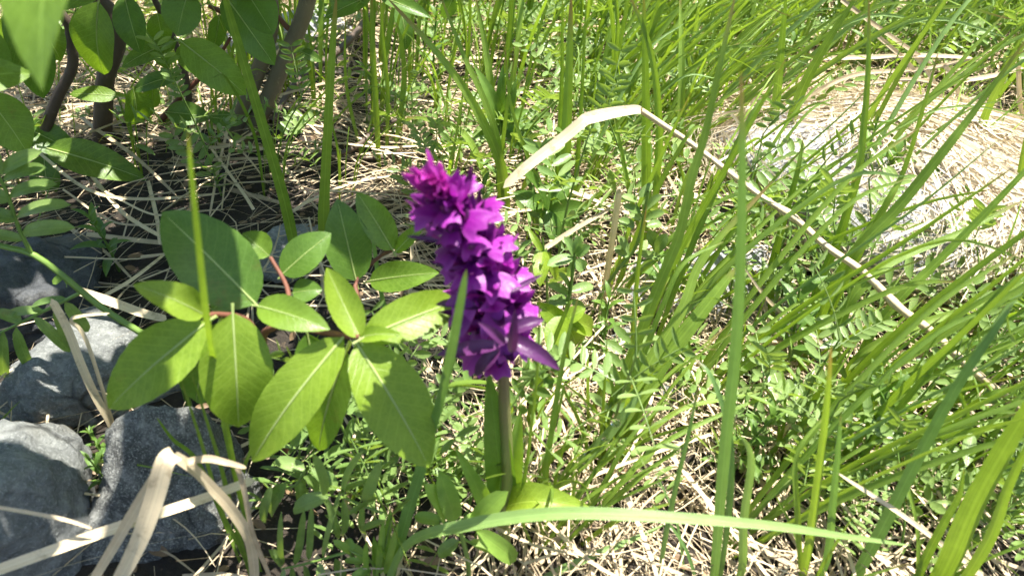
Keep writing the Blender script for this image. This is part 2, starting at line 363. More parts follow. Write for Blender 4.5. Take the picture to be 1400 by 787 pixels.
def gp(px, py, dz=0.0, z=0.0):
    g = ground(px, py, z); return (g.x, g.y, z+dz)
stone('stone', 3, gp(2, 750, 0.010), (0.052, 0.050, 0.062), 'rockblue', 'blue-grey stone beside the folded straw leaf, lit in patches', 0.3, 0.08, 18, 9.0)
stone('stone', 8, gp(130, 530, 0.006), (0.043, 0.034, 0.028), 'rockblue', 'pale-topped grey stone under the vetch stem', 0.5)
stone('stone', 15, gp(40, 410, 0.004), (0.056, 0.040, 0.034), 'rockdark', 'dark stone in the shade behind the vetch leaflets', -0.2)
stone('stone', 21, gp(255, 675, 0.006), (0.037, 0.036, 0.042), 'rockspeck', 'dark speckled stone beneath the big willow leaves', 0.9)
stone('stone', 34, gp(408, 345, 0.002), (0.024, 0.028, 0.020), 'rockblue', 'smooth grey stone beside the upright willow leaf', 0.2)
stone('stone', 41, gp(965, 400, 0.000), (0.056, 0.034, 0.020), 'rockpale', 'flat pale stone half buried under straw and grass', 0.1)
stone('stone', 44, gp(1090, 445, -0.002), (0.030, 0.025, 0.016), 'rockpale', 'small pale stone below the bent dry stalk', 0.6)
stone('stone', 52, gp(925, 545, 0.002), (0.013, 0.013, 0.012), 'rockblue', 'tiny blue-grey stone between the grass tufts', 0.0)
stone('stone', 57, gp(1050, 300, 0.002), (0.034, 0.024, 0.012), 'rockdark', 'flat dark stone amid straw beside the boulder', 0.3)
stone('stone', 63, gp(432, 55, 0.006), (0.034, 0.030, 0.026), 'rockpale', 'whitish stone behind the willow stems', 0.5)
stone('stone', 71, gp(860, 470, 0.0), (0.016, 0.012, 0.009), 'rockblue', 'small grey stone at the foot of a green stem', 0.4)
BC = (0.315, 0.545, -0.012)
BOULDER = stone('boulder', 12, BC, (0.180, 0.180, 0.068), 'rockpale', 'large pale boulder draped with dry thatch', 0.25, 0.09, 22, 6.0)

def bare(x, y):                                  # patches where dry straw lies open between the plants
    k = 1.0
    for cx, cy, r, v in ((0.135, 0.445, 0.13, 0.12), (-0.075, 0.66, 0.12, 0.30), (0.07, 0.34, 0.07, 0.25), (0.09, 0.22, 0.06, 0.35), (0.23, 0.34, 0.06, 0.35), (-0.05, 0.50, 0.08, 0.4)):
        if (x-cx)**2+(y-cy)**2 < r*r: k = min(k, v)
    return k
bareV = np.vectorize(bare)
# ------------------------------------------------------------------ masses: straw litter, thatch, fine grass, tiny clover-like leaves
def ribbons(P0, d, L, W, bend, nr, K=5, point=0.25):
    """N flat ribbons: start, direction, length, width, bend vector at the end, normal."""
    N = len(P0); s = np.linspace(0, 1, K+1)
    C = P0[:, None, :]+d[:, None, :]*(L[:, None]*s)[..., None]+bend[:, None, :]*(s**2)[None, :, None]
    t = nrmz(np.gradient(C, axis=1)); sd = nrmz(np.cross(t, nr[:, None, :]))
    w = (W[:, None]*0.5*(1-(1-point)*s[None, :]**2))[..., None]
    v = np.stack([C-sd*w, C+sd*w], 2).reshape(-1, 3)
    i = np.arange(N)[:, None]*(2*(K+1)); j = (np.arange(K)*2)[None, :]
    a = i+j; f = np.stack([a, a+1, a+3, a+2], -1).reshape(-1, 4)
    uv = np.zeros((N, K+1, 2, 2)); uv[..., 0] = np.array([0, 1])[None, None, :]; uv[..., 1] = (s*0.9)[None, :, None]
    tint = np.repeat(RNG.random(N), 2*(K+1))
    return v, f, uv.reshape(-1, 2), tint
HZV = np.vectorize(hz)
def straw_field(N, x0, x1, y0, y1, wr, lr, zr, keep=None):
    x = RNG.uniform(x0, x1, N); y = RNG.uniform(y0, y1, N)
    dens = np.array([mnoise.noise(Vector((a*7, b*7, 1.7))) for a, b in zip(x, y)])
    ok = RNG.random(N) < np.clip(0.72+0.8*dens, 0.2, 1)
    if keep is not None: ok &= RNG.random(N) < keep(x, y)
    x, y = x[ok], y[ok]; N = len(x)
    fl = np.array([mnoise.noise(Vector((a*2.6, b*2.6, 9.7))) for a, b in zip(x, y)])
    an = fl*3.2+RNG.normal(0, 0.75, N)+0.35; up = RNG.normal(0.02, 0.10, N)
    d = np.stack([np.cos(an)*np.cos(up), np.sin(an)*np.cos(up), np.sin(up)], 1)
    L = RNG.uniform(*lr, N); W = wr[0]+(wr[1]-wr[0])*RNG.random(N)**2
    z = HZV(x, y)+zr[0]+(zr[1]-zr[0])*RNG.random(N)**1.6
    P = np.stack([x, y, z], 1)-d*(L/2)[:, None]; P[:, 2] = np.maximum(P[:, 2], HZV(P[:, 0], P[:, 1])+0.001)
    bend = RNG.normal(0, 0.32, (N, 3))*L[:, None]; bend[:, 2] = -np.abs(bend[:, 2])*0.35-d[:, 2]*L*0.6
    nr = np.stack([RNG.normal(0, 0.5, N), RNG.normal(0, 0.5, N), np.ones(N)], 1)
    return ribbons(P, d, L, W, bend, nr)
def cat_geo(gs):
    off = 0; vs = []; fs = []; us = []; ts = []
    for v, f, uv, t in gs: vs.append(v); fs.append(f+off); us.append(uv); ts.append(t); off += len(v)
    return np.vstack(vs), np.vstack(fs), np.vstack(us), np.concatenate(ts)
def keep_straw(x, y):                            # damp soil between the left stones; straw also thinned to darken the shrub's shade
    return np.where(y < 0.17, 0.8, np.where((x < -0.06) & (y < 0.40), 0.07, np.where((x < -0.08) & (y < 0.62), 0.32, np.where((x < 0.0) & (y < 0.27), 0.25, 1.0))))
g = cat_geo([straw_field(13000, -0.65, 0.70, 0.16, 1.15, (0.0006, 0.0026), (0.04, 0.17), (0.001, 0.032), keep_straw),
             straw_field(24000, -0.65, 0.70, 0.16, 1.15, (0.0003, 0.0012), (0.02, 0.11), (0.001, 0.026), keep_straw),
             straw_field(5000, -1.3, 1.5, -0.3, 2.4, (0.0012, 0.004), (0.06, 0.20), (0.001, 0.02), keep_straw)])
tag(link('dry_grass_litter', mesh_of('dry_grass_litter', g[0], g[1], 'straw', g[2], g[3])), 'tangled dry straw litter covering the soil', 'straw', kind='stuff')

def thatch(N):                                   # dry grass hanging over the boulder
    pts = []
    th = RNG.uniform(-0.6, 3.6, N); 
    d0 = nrmz(np.stack([RNG.normal(0.35, 0.5, N), RNG.normal(0.0, 0.6, N), RNG.uniform(0.30, 1.0, N)], 1))
    keep = ~((d0[:, 0] < -0.30) & (d0[:, 1] < 0.45) & (RNG.random(N) < 0.92)); d0 = d0[keep]; N = len(d0)
    st = nrmz(np.stack([RNG.normal(0.30, 0.75, N), RNG.normal(-0.75, 0.55, N), RNG.normal(-0.15, 0.2, N)], 1))
    K = 6; L = RNG.uniform(0.15, 0.9, N); rows = []
    lift = 0.005+0.16*RNG.random(N)**2; W = 0.0005+0.0020*RNG.random(N)**2
    for k in range(K+1):
        q = nrmz(d0+st*(L*(k/K))[:, None]); rows.append(BOULDER.surf(q)*(1+lift*(1+0.8*(k/K)**2))[:, None]+BOULDER.c)
    C = np.stack(rows, 1); t = nrmz(np.gradient(C, axis=1)); nr = nrmz(C-BOULDER.c+RNG.normal(0, 0.06, (N, 1, 3)))
    sd = nrmz(np.cross(t, nr)); w = (W[:, None]*0.5*(1-0.7*(np.linspace(0, 1, K+1)**2)[None, :]))[..., None]
    v = np.stack([C-sd*w, C+sd*w], 2).reshape(-1, 3)
    i = np.arange(N)[:, None]*(2*(K+1)); j = (np.arange(K)*2)[None, :]; a = i+j
    f = np.stack([a, a+1, a+3, a+2], -1).reshape(-1, 4)
    uv = np.zeros((N, K+1, 2, 2)); uv[..., 0] = np.array([0, 1]); uv[..., 1] = (np.linspace(0, .9, K+1))[None, :, None]
    return v, f, uv.reshape(-1, 2), np.repeat(RNG.random(N), 2*(K+1))
g = thatch(14000)
tag(link('dry_thatch', mesh_of('dry_thatch', g[0], g[1], 'thatch', g[2], g[3])), 'combed dry grass thatch hanging over the pale boulder', 'straw', kind='stuff')

def fine_grass(N, x0, x1, y0, y1, lr, wr, keep=None, lean=0.35):
    x = RNG.uniform(x0, x1, N); y = RNG.uniform(y0, y1, N)
    dens = np.array([mnoise.noise(Vector((a*5, b*5, 5.5))) for a, b in zip(x, y)])
    ok = RNG.random(N) < np.clip(0.5+1.1*dens, 0.05, 1)
    if keep is not None: ok &= RNG.random(N) < keep(x, y)
    x, y = x[ok], y[ok]; N = len(x)
    d = nrmz(np.stack([RNG.normal(0.18, lean, N), RNG.normal(0, lean, N), np.ones(N)], 1))
    L = RNG.uniform(*lr, N); W = RNG.uniform(*wr, N)
    P = np.stack([x, y, HZV(x, y)-0.002], 1)
    bend = np.stack([RNG.normal(0.12, 0.35, N), RNG.normal(0, 0.35, N), -RNG.uniform(0, 0.35, N)], 1)*L[:, None]
    nr = np.stack([RNG.normal(0, 0.5, N), -np.ones(N), RNG.normal(0.3, 0.3, N)], 1)
    return ribbons(P, d, L, W, bend, nr, 6, 0.05)
def keep_fine(x, y):
    k = np.where((x < -0.03) & (y < 0.50), 0.10, 1.0)*np.sqrt(bareV(x, y))
    k = np.where((x < -0.10) & (y < 0.80), k*0.3, k)
    return np.where((y < 0.30) & (x < 0.08), 0.15, k)
g = cat_geo([fine_grass(4400, -0.6, 0.7, 0.24, 1.1, (0.03, 0.12), (0.0007, 0.0022), keep_fine),
             fine_grass(1900, 0.05, 0.85, 0.62, 1.5, (0.07, 0.24), (0.0015, 0.0042), None, 0.28),
             fine_grass(4200, -1.3, 1.5, 0.95, 2.4, (0.08, 0.26), (0.002, 0.005), None),
             fine_grass(1200, 0.45, 1.5, -0.2, 1.0, (0.05, 0.16), (0.0015, 0.004), None),
             fine_grass(900, -1.3, -0.5, -0.2, 1.0, (0.05, 0.16), (0.0015, 0.004), None)])
tag(link('fine_grass', mesh_of('fine_grass', g[0], g[1], 'grass', g[2], g[3])), 'fine green grass growing through the straw', 'grass', kind='stuff')

# leaflets: a small fan-shaped oval, folded along its midrib
LFU = np.array([[0, 0, 0], [0.22, 0.72, 0.10], [0.55, 1.0, 0.16], [0.85, 0.70, 0.12], [1.0, 0, 0.02], [0.85, -0.70, 0.12], [0.55, -1.0, 0.16], [0.22, -0.72, 0.10], [0.5, 0, 0.0]])
LFF = np.array([[8, i, (i+1) % 8] for i in range(8)])
LFUV = np.stack([LFU[:, 1]*0.5+0.5, LFU[:, 0]], 1)
def leaflets(P, D, Nn, L, W):
    D = nrmz(D); S = nrmz(np.cross(Nn, D)); Q = np.cross(D, S); N = len(P)
    v = P[:, None, :]+(LFU[None, :, 0]*L[:, None])[..., None]*D[:, None, :]+(LFU[None, :, 1]*W[:, None]*0.5)[..., None]*S[:, None, :]+(LFU[None, :, 2]*W[:, None]*1.3)[..., None]*Q[:, None, :]
    f = (LFF[None]+np.arange(N)[:, None, None]*9).reshape(-1, 3)
    return v.reshape(-1, 3), f, np.tile(LFUV, (N, 1)), np.repeat(RNG.random(N), 9)
def pinnate_mass(N, x0, x1, y0, y1, keep=None, npair=7, LL=(0.030, 0.062), zr=(0.004, 0.05)):
    x = RNG.uniform(x0, x1, N); y = RNG.uniform(y0, y1, N)
    dens = np.array([mnoise.noise(Vector((a*4.5, b*4.5, 2.2))) for a, b in zip(x, y)])
    ok = RNG.random(N) < np.clip(0.6+1.2*dens, 0.04, 1)
    if keep is not None: ok &= RNG.random(N) < keep(x, y)
    x, y = x[ok], y[ok]; N = len(x)
    z = HZV(x, y)+RNG.uniform(*zr, N); an = RNG.uniform(0, 2*np.pi, N); el = RNG.normal(0.35, 0.35, N)
    D = np.stack([np.cos(an)*np.cos(el), np.sin(an)*np.cos(el), np.sin(el)], 1)
    Nn = nrmz(np.stack([RNG.normal(0, 0.45, N), RNG.normal(-0.1, 0.45, N), np.ones(N)], 1)); S = nrmz(np.cross(Nn, D)); Q = np.cross(D, S)
    L = RNG.uniform(*LL, N); P0 = np.stack([x, y, z], 1); Ps, Ds, Ns, Ls, Ws = [], [], [], [], []
    for k in range(npair):
        s = 0.15+0.85*k/(npair-1); p = P0+D*(L*s)[:, None]-Q*(L*0.25*s*s)[:, None]
        for sg in (-1, 1):
            dd = D*0.45+S*sg*0.9+Q*RNG.uniform(-0.1, 0.6, (N, 1))+RNG.normal(0, 0.10, (N, 3))
            Ps.append(p); Ds.append(dd); Ns.append(Q+RNG.normal(0, 0.2, (N, 3))-D*0.2)
            Ls.append(L*RNG.uniform(0.19, 0.26, N)*(1-0.35*abs(s-0.5))); Ws.append(L*RNG.uniform(0.055, 0.09, N))
    return leaflets(np.vstack(Ps), np.vstack(Ds), np.vstack(Ns), np.concatenate(Ls), np.concatenate(Ws))
def keep_herb(x, y):
    k = np.where((x < -0.02) & (y < 0.52), 0.05, 1.0)
    k = np.where((x < 0.13) & (x > -0.1) & (y < 0.30), 0.12, k)
    k = np.where((x < -0.10) & (y < 0.85), k*0.15, k)
    bx, by = BC[0], BC[1]
    return np.where((x-bx)**2/0.030+(y-by)**2/0.026 < 1, 0.02, k*bareV(x, y))
g = cat_geo([pinnate_mass(800, -0.55, 0.65, 0.23, 1.1, keep_herb),
             pinnate_mass(700, -0.2, 0.45, 0.55, 1.15, keep_herb, zr=(0.01, 0.07)),
             pinnate_mass(900, -1.2, 1.4, 0.9, 2.2, None), pinnate_mass(350, 0.45, 1.3, -0.2, 0.9, None)])
tag(link('vetch_ground_cover', mesh_of('vetch_ground_cover', g[0], g[1], 'vetch', g[2], g[3])), 'low mat of tiny paired vetch leaflets over the straw', 'ground cover', kind='stuff')

def leaf_mass(N, x0, x1, y0, y1, keep, lr, zr):
    x = RNG.uniform(x0, x1, N); y = RNG.uniform(y0, y1, N)
    dens = np.array([mnoise.noise(Vector((a*6.5, b*6.5, 12.2))) for a, b in zip(x, y)])
    ok = (RNG.random(N) < np.clip(0.45+1.5*dens, 0.02, 1)) & (RNG.random(N) < keep(x, y)); x, y = x[ok], y[ok]; N = len(x)
    L = RNG.uniform(*lr, N); an = RNG.uniform(0, 6.28, N)
    P = np.stack([x, y, HZV(x, y)+RNG.uniform(*zr, N)], 1); D = np.stack([np.cos(an), np.sin(an), RNG.normal(0.35, 0.4, N)], 1)
    return leaflets(P, D, np.stack([RNG.normal(0, .35, N), RNG.normal(-.1, .35, N), np.ones(N)], 1), L, L*RNG.uniform(0.28, 0.55, N))
g = cat_geo([leaf_mass(6800, -0.4, 0.62, 0.24, 1.15, keep_herb, (0.007, 0.019), (0.004, 0.055)), leaf_mass(3000, -1.2, 1.4, 1.0, 2.2, keep_herb, (0.01, 0.024), (0.004, 0.07))])
tag(link('small_leaf_ground_cover', mesh_of('small_leaf_ground_cover', g[0], g[1], 'leafmix', g[2], g[3])), 'mixed small oval leaves of low herbs in the turf', 'ground cover', kind='stuff')
# crumbs of dead leaf on the soil at the left
N = 900; x = RNG.uniform(-0.45, 0.1, N); y = RNG.uniform(0.18, 0.75, N)
g = leaflets(np.stack([x, y, HZV(x, y)+RNG.uniform(0.0015, 0.008, N)], 1), RNG.normal(0, 1, (N, 3))*np.array([1, 1, 0.25]), np.stack([RNG.normal(0, .5, N), RNG.normal(0, .5, N), np.ones(N)], 1), RNG.uniform(0.004, 0.014, N), RNG.uniform(0.002, 0.006, N))
tag(link('leaf_crumbs', mesh_of('leaf_crumbs', g[0], g[1], 'dead', g[2], g[3])), 'brown crumbs of dead leaves on the damp soil', 'leaf litter', kind='stuff')

# ------------------------------------------------------------------ repeated small plants (prototypes as lists of part meshes)
def proto_vetch(seed):
    random.seed(seed); parts = []
    hgt = U(0.05, 0.10); top = V3(U(-.03, .03), U(-.03, .03), hgt)
    sp = spline([(0, 0, -0.003), (top.x*0.3+U(-.005, .005), top.y*0.3, hgt*0.5), tuple(top)], 9)
    v, f, uv = tube_geo([(0, 0, -0.003), (top.x*0.3, top.y*0.3, hgt*0.5), tuple(top)], [0.0009, 0.0005], 8, 5)
    parts.append(('stem', mesh_of('stem', v, f, 'stem', uv)))
    nl = random.randint(6, 9)
    for i in range(nl):
        s = 0.2+0.8*i/(nl-1); p = Vector(sp[min(8, int(s*8))]); an = i*2.5+U(-.4, .4); el = U(0.1, 0.8) if i < nl-1 else 1.2
        D = V3(math.cos(an)*math.cos(el), math.sin(an)*math.cos(el), math.sin(el)); S = D.cross(V3(0, 0, 1)).normalized(); Q = S.cross(D)
        L = U(0.030, 0.050)*(0.75 if i >= nl-2 else 1); npair = random.randint(5, 7)
        P, Ds, Ns, Ls, Ws = [], [], [], [], []
        mid = [p+D*(L*t)-Q*(0.22*L*t*t) for t in np.linspace(0, 1, 6)]
        for k in range(npair):
            t = 0.18+0.82*k/(npair-1); c = p+D*(L*t)-Q*(0.22*L*t*t)
            for sg in (-1, 1):
                P.append(c); Ds.append(D*0.4+S*sg+Q*U(0.0, 0.7)+rndv(.1)); Ns.append(Q-D*0.2+rndv(.15)); Ls.append(L*U(0.24, 0.32)); Ws.append(L*U(0.085, 0.12))
        a = leaflets(*[np.array([list(q) for q in z]) for z in (P, Ds, Ns)], np.array(Ls), np.array(Ws))
        tv, tf, tuv = tube_geo(mid, [0.0005, 0.0003], 6, 3)
        tf3 = np.vstack([tf[:, [0, 1, 2]], tf[:, [0, 2, 3]]])
        vv = np.vstack([a[0], tv]); ff = np.vstack([a[1], tf3+len(a[0])]); uu = np.vstack([a[2], tuv])
        parts.append(('leaf', mesh_of('pinnate_leaf', vv, ff, 'vetch', uu, np.concatenate([a[3]*0.25, np.zeros(len(tv))]))))
    return parts
def proto_herb(seed):
    random.seed(seed); parts = []; hgt = U(0.045, 0.085); tx, ty = U(-.02, .02), U(-.02, .02)
    sp = spline([(0, 0, -0.003), (tx*.3, ty*.3, hgt*.5), (tx, ty, hgt)], 9)
    v, f, uv = tube_geo([(0, 0, -0.003), (tx*.3, ty*.3, hgt*.5), (tx, ty, hgt)], [0.0010, 0.0006], 8, 5)
    parts.append(('stem', mesh_of('stem', v, f, 'stem', uv)))
    for i in range(6):
        p = Vector(sp[2+i if i < 6 else 8]); 
        for sg in (0, 1):
            an = i*1.57+sg*math.pi+U(-.2, .2); el = 0.25+0.14*i
            D = V3(math.cos(an)*math.cos(el), math.sin(an)*math.cos(el), math.sin(el)); L = U(0.016, 0.026)*(1-0.08*i)
            Nn = V3(0, 0, 1)-D*0.3
            v, f, uv, _ = leaf_geo(p, p+D*L, L*U(0.26, 0.36), Nn, 0.08, 0.3, 0.15, 0, 0, 7, 5)
            parts.append(('leaf', mesh_of('herb_leaf', v, f, 'herb', uv)))
    return parts
def proto_tuft(seed, hr, wr, nb, spread=0.35, mat='grass'):
    random.seed(seed); parts = []
    for i in range(nb):
        a = U(0, 6.28); h = U(*hr); sp = U(0.05, spread)*h; b = V3(math.cos(a)*0.006, math.sin(a)*0.006, -0.003)
        e = V3(math.cos(a)*sp+h*0.14, math.sin(a)*sp, h*U(0.75, 0.98)); m1 = b.lerp(e, 0.5)+V3(-math.cos(a), -math.sin(a), 0)*sp*0.25+V3(0, 0, h*0.04)
        nr = V3(U(-.7, .7), -1, 0.3)
        v, f, uv = blade_geo([b, m1, e, e+V3(math.cos(a)*sp*.4, math.sin(a)*sp*.4, h*0.03)], U(*wr), nr, 14, 3, 0.4, twist=U(-.8, .8))
        parts.append(('blade', mesh_of('blade', v, f, mat, uv)))
    return parts
def place(name, parts, loc, rz, sc, label, cat, group, tilt=(0, 0)):
    o = empty(name, loc, label, cat, group); o.rotation_euler = (tilt[0], tilt[1], rz); o.scale = (sc,)*3
    for nm, me in parts: link(nm, me, o)
    return o
MARKS = [(0.262, 0.40, 'in front of the thatched boulder'), (0.10, 0.60, 'beside the left flank of the thatched boulder'), (0.30, 0.78, 'behind the thatched boulder'), (0.46, 0.55, 'past the right flank of the thatched boulder'),
  (0.115, 0.43, 'near the flat pale stone'), (0.02, 0.24, 'near the foot of the orchid'), (0.02, 0.36, 'behind the orchid'), (-0.02, 0.50, 'near the leafy seedlings behind the orchid'), (0.03, 0.62, 'near the sheaf of upright blades'),
  (-0.10, 0.56, 'near the crossed twigs'), (-0.22, 0.66, 'among the willow stems'), (-0.12, 0.80, 'near the whitish stone behind the willow'), (0.05, 0.82, 'in the far vetch behind the bent dry stalk'), (0.08, 0.30, 'at the broad folded grass tuft'),
  (0.10, 0.23, 'at the stout sedge'), (0.20, 0.28, 'at the yellow-green dry blade'), (0.02, 1.0, 'in the far turf beyond the bent dry stalk'), (0.35, 1.0, 'in the far turf beyond the boulder'), (-0.30, 0.40, 'near the dark stones'), (0.62, 0.8, 'in the tall far grass past the boulder')]
def near(x, y): return min(MARKS, key=lambda q: (q[0]-x)**2+(q[1]-y)**2)[2]
def scatter(n, x0, x1, y0, y1, ok, mind, seed):
    random.seed(seed); out = []; tries = 0
    while len(out) < n and tries < n*60:
        tries += 1; x, y = U(x0, x1), U(y0, y1)
        if abs(x) > 0.62*y+0.14 or random.random() > ok(x, y): continue
        if any((x-a)**2+(y-b)**2 < mind*mind for a, b in out): continue
        out.append((x, y))
    return out
bx, by = BC[0], BC[1]
def off_boulder(x, y): return (x-bx)**2/0.032+(y-by)**2/0.034 > 1
def ok_vetch(x, y):
    if not off_boulder(x, y): return 0
    if x < -0.03 and y < 0.50: return 0.0
    if x < 0.10 and y < 0.30: return 0.25
    if x < -0.12 and y < 0.85: return 0.12
    return bare(x, y)
VP = [proto_vetch(100+i) for i in range(7)]
for i, (x, y) in enumerate(scatter(112, -0.5, 0.62, 0.25, 1.05, ok_vetch, 0.036, 5)):
    place('vetch_plant', VP[i % 7], (x, y, hz(x, y)), U(0, 6.28), U(0.8, 1.15), 'low vetch plant with small paired leaflets '+near(x, y), 'plant', 'low vetch plants scattered through the straw')
for i, (x, y) in enumerate(scatter(20, 0.09, 0.36, 0.21, 0.42, lambda x, y: bare(x, y), 0.026, 15)):
    place('vetch_plant', VP[i % 7], (x, y, hz(x, y)), U(0, 6.28), U(0.7, 1.05), 'vetch plant with paired leaflets filling the turf '+near(x, y), 'plant', 'vetch plants in front of the boulder')
HP = [proto_herb(200+i) for i in range(5)]
def ok_herb(x, y):
    if not off_boulder(x, y): return 0.0
    if x < -0.03 and y < 0.50: return 0.03
    if x < -0.12 and y < 0.8: return 0.15
    return 0.7
for i, (x, y) in enumerate(scatter(60, -0.45, 0.60, 0.25, 1.0, ok_herb, 0.05, 6)):
    place('leafy_herb', HP[i % 5], (x, y, hz(x, y)), U(0, 6.28), U(0.8, 1.2), 'small upright herb with lance-shaped leaves '+near(x, y), 'plant', 'small leafy herbs among the vetch')
random.seed(91)
for k in range(6):                              # denser vetch between the sprout and the orchid
    g_ = ground(U(385, 650), U(640, 715)); place('vetch_plant', VP[k % 7], (g_.x, g_.y, hz(g_.x, g_.y)), U(0, 6.28), U(0.85, 1.1), 'low shaded vetch plant under the big leaves of the willow sprout', 'plant', 'vetch under the willow sprout')
for k, (a, b) in enumerate(((185, 668), (205, 650), (165, 690), (150, 640))):
    g_ = ground(a, b); place('leafy_herb', HP[k], (g_.x, g_.y, hz(g_.x, g_.y)), U(0, 6.28), U(0.5, 0.7), 'small dark herb growing in the gap between the stones', 'plant', 'herbs between the stones')
for k, (a, b) in enumerate(((1160, 300), (1185, 285), (1142, 320), (1205, 330))):
    g_ = ground(a, b); place('leafy_herb', HP[k], (g_.x, g_.y-.01, hz(g_.x, g_.y)), U(0, 6.28), U(1.2, 1.5), 'upright herb with bright leaves standing before the thatched boulder', 'plant', 'herbs before the boulder')
TP = [proto_tuft(300+i, (0.12, 0.26), (0.0025, 0.0055), 6) for i in range(7)]
def ok_tall(x, y):
    if not off_boulder(x, y): return 0.0
    if y < 0.62 and x < 0.30: return 0.0
    if y < 0.45: return 0.0
    return 1.0 if x > 0.1 else 0.45
for i, (x, y) in enumerate(scatter(75, -0.3, 0.75, 0.45, 1.25, ok_tall, 0.045, 7)):
    place('grass_tuft', TP[i % 7], (x, y, hz(x, y)), U(-.6, .6), U(0.8, 1.25), 'tall green grass tuft '+near(x, y), 'grass', 'tall grass tufts in the background')
SP = [proto_tuft(340+i, (0.05, 0.12), (0.0012, 0.003), 6, 0.6) for i in range(5)]
def ok_short(x, y):
    if not off_boulder(x, y): return 0.0
    return 0.0 if (x < 0.0 and y < 0.5) else 0.8*bare(x, y)
for i, (x, y) in enumerate(scatter(60, -0.3, 0.5, 0.24, 0.8, ok_short, 0.04, 8)):
    place('grass_tuft', SP[i % 5], (x, y, hz(x, y)), U(-.6, .6), U(0.8, 1.2), 'short thin-bladed grass tuft '+near(x, y), 'grass', 'short grass tufts in the straw')
def proto_lean(seed, hr, wr, nb):
    random.seed(seed); parts = []
    for i in range(nb):
        h = U(*hr); dx = h*U(0.15, 0.85); dy = h*U(-.25, .25); b = V3(U(-.008, .008), U(-.008, .008), -.003); e = b+V3(dx, dy, h*0.85)
        m1 = b+V3(dx*.44, dy*.45, h*.46); e2 = e+V3(dx*U(.3, .6), dy*.3, h*U(-.05, .30))
        v, f, uv = blade_geo([b, m1, e, e2], U(*wr), V3(U(-.6, .4), -1, .5), 18, 3, U(.2, .6), twist=U(-.8, .8))
        parts.append(('blade', mesh_of('blade', v, f, random.choice(['grass']*6+['palegrass']), uv)))
    return parts
NP = [proto_lean(380+i, (0.06, 0.17), (0.0016, 0.0046), 8) for i in range(8)]
def ok_lean(x, y):
    if x < 0.035 or (y < 0.30 and x < 0.10): return 0.0
    if (x-bx)**2/0.034+(y-by)**2/0.036 < 1: return 0.02
    return bare(x, y)*(1.0 if x > 0.09 else 0.4)
for i, (x, y) in enumerate(scatter(100, 0.03, 0.62, 0.23, 0.95, ok_lean, 0.026, 13)):
    place('grass_tuft', NP[i % 8], (x, y, hz(x, y)), U(-.3, .3), U(0.75, 1.2), 'bright green grass tuft leaning aslant '+near(x, y), 'grass', 'slanting grass tufts right of the orchid')
# loose straw stalks big enough to pick out one by one
def proto_stalk(seed):
    random.seed(seed); L = U(0.10, 0.20); y1, y2 = U(-.25, .25)*L, U(-.15, .15)*L
    pts = [(-L/2, 0, 0.002), (-L*.1, y1*.5, 0.010), (L*.25, y1, 0.007), (L/2, y1+y2, 0.002)]
    v, f, uv = blade_geo(pts, U(0.0022, 0.0042), (U(-.3, .3), U(-.3, .3), 1), 16, 3, U(0.5, 1.0), base=0.9, twist=U(-1.5, 1.5))
    return mesh_of('straw_stalk', v, f, random.choice(['straw', 'strawgrey']), uv)
KP = [proto_stalk(400+i) for i in range(10)]
random.seed(77)
def ok_stalk(x, y): return 1.0 if not (x < -0.06 and y < 0.50) else 0.10
for i, (x, y) in enumerate(scatter(150, -0.42, 0.60, 0.22, 1.0, ok_stalk, 0.018, 9)):
    o = link('straw_stalk', KP[i % 10], None, (x, y, hz(x, y)+U(0.004, 0.024))); o.rotation_euler = (U(-.12, .12), U(-.12, .12), mnoise.noise(Vector((x*2.6, y*2.6, 9.7)))*3.2+random.gauss(0.3, 0.7)); o.scale = (U(.8, 1.2),)*3
    tag(o, 'loose flat straw stalk lying '+near(x, y), 'straw', 'loose straw stalks on the litter')

# ------------------------------------------------------------------ PART TWO
#PART2
random.seed(21)
def traced(pts, lean=0.0):
    """a stalk or blade rooted in the turf at its first pixel; later pixels lie in the upright plane of the root,
    leaning away by lean (m) at the tip or by the third number of a point."""
    r = ground(pts[0][0], pts[0][1]); r.z = hz(r.x, r.y)-0.003; out = [r]; n = len(pts)-1
    for i, p in enumerate(pts[1:], 1):
        dy = p[2] if len(p) > 2 else lean*(i/n)**1.3
        out.append(at_y(p[0], p[1], r.y+dy))
    return out
def grass_plant(label, blades, mat='grass', name='grass_tuft', group=None, extra=0, exh=(0.05, 0.10)):
    """blades: (pixels, width px, lean[, material])"""
    first = traced(blades[0][0], blades[0][2]); org = first[0].copy()
    if len(blades) == 1 and not extra:
        b = blades[0]; p = first[len(first)//2]
        v, f, uv = blade_geo(first, 1.2*b[1]*pxm(p), face_dir(p, 0.9, 0.3, 0.25), 30, 5, U(.2, .5), twist=U(-.35, .35))
        o = link('grass_shoot' if name == 'grass_tuft' else name, mesh_of('blade', v-np.array(org), f, b[3] if len(b) > 3 else mat, uv), None, org)
        return tag(o, label, 'grass', group)
    root = empty(name, org, label, 'grass', group)
    for b in blades:
        P = traced(b[0], b[2]); p = P[len(P)//2]
        if (P[0]-org).length < 0.05: P[0] = P[0].lerp(org, 0.5)
        blade('blade', P, 1.25*b[1]*pxm(p), face_dir(p, 0.9, 0.3, 0.25), b[3] if len(b) > 3 else mat, root, org, n=30, fold=U(.2, .5), twist=U(-.35, .35))
    for k in range(extra):
        b0 = org+V3(U(-.012, .012), U(-.012, .012), 0); h = U(*exh); a = U(-0.5, 0.9)
        e = b0+V3(a*h, U(-.3, .3)*h, h*0.9); p = b0.lerp(e, .5)
        blade('blade', [b0, p+V3(-a*h*.12, 0, h*.05), e], U(0.0018, 0.0038), face_dir(p, .8, .3, .5), mat, root, org, n=16, m=3, fold=.4)
    return root

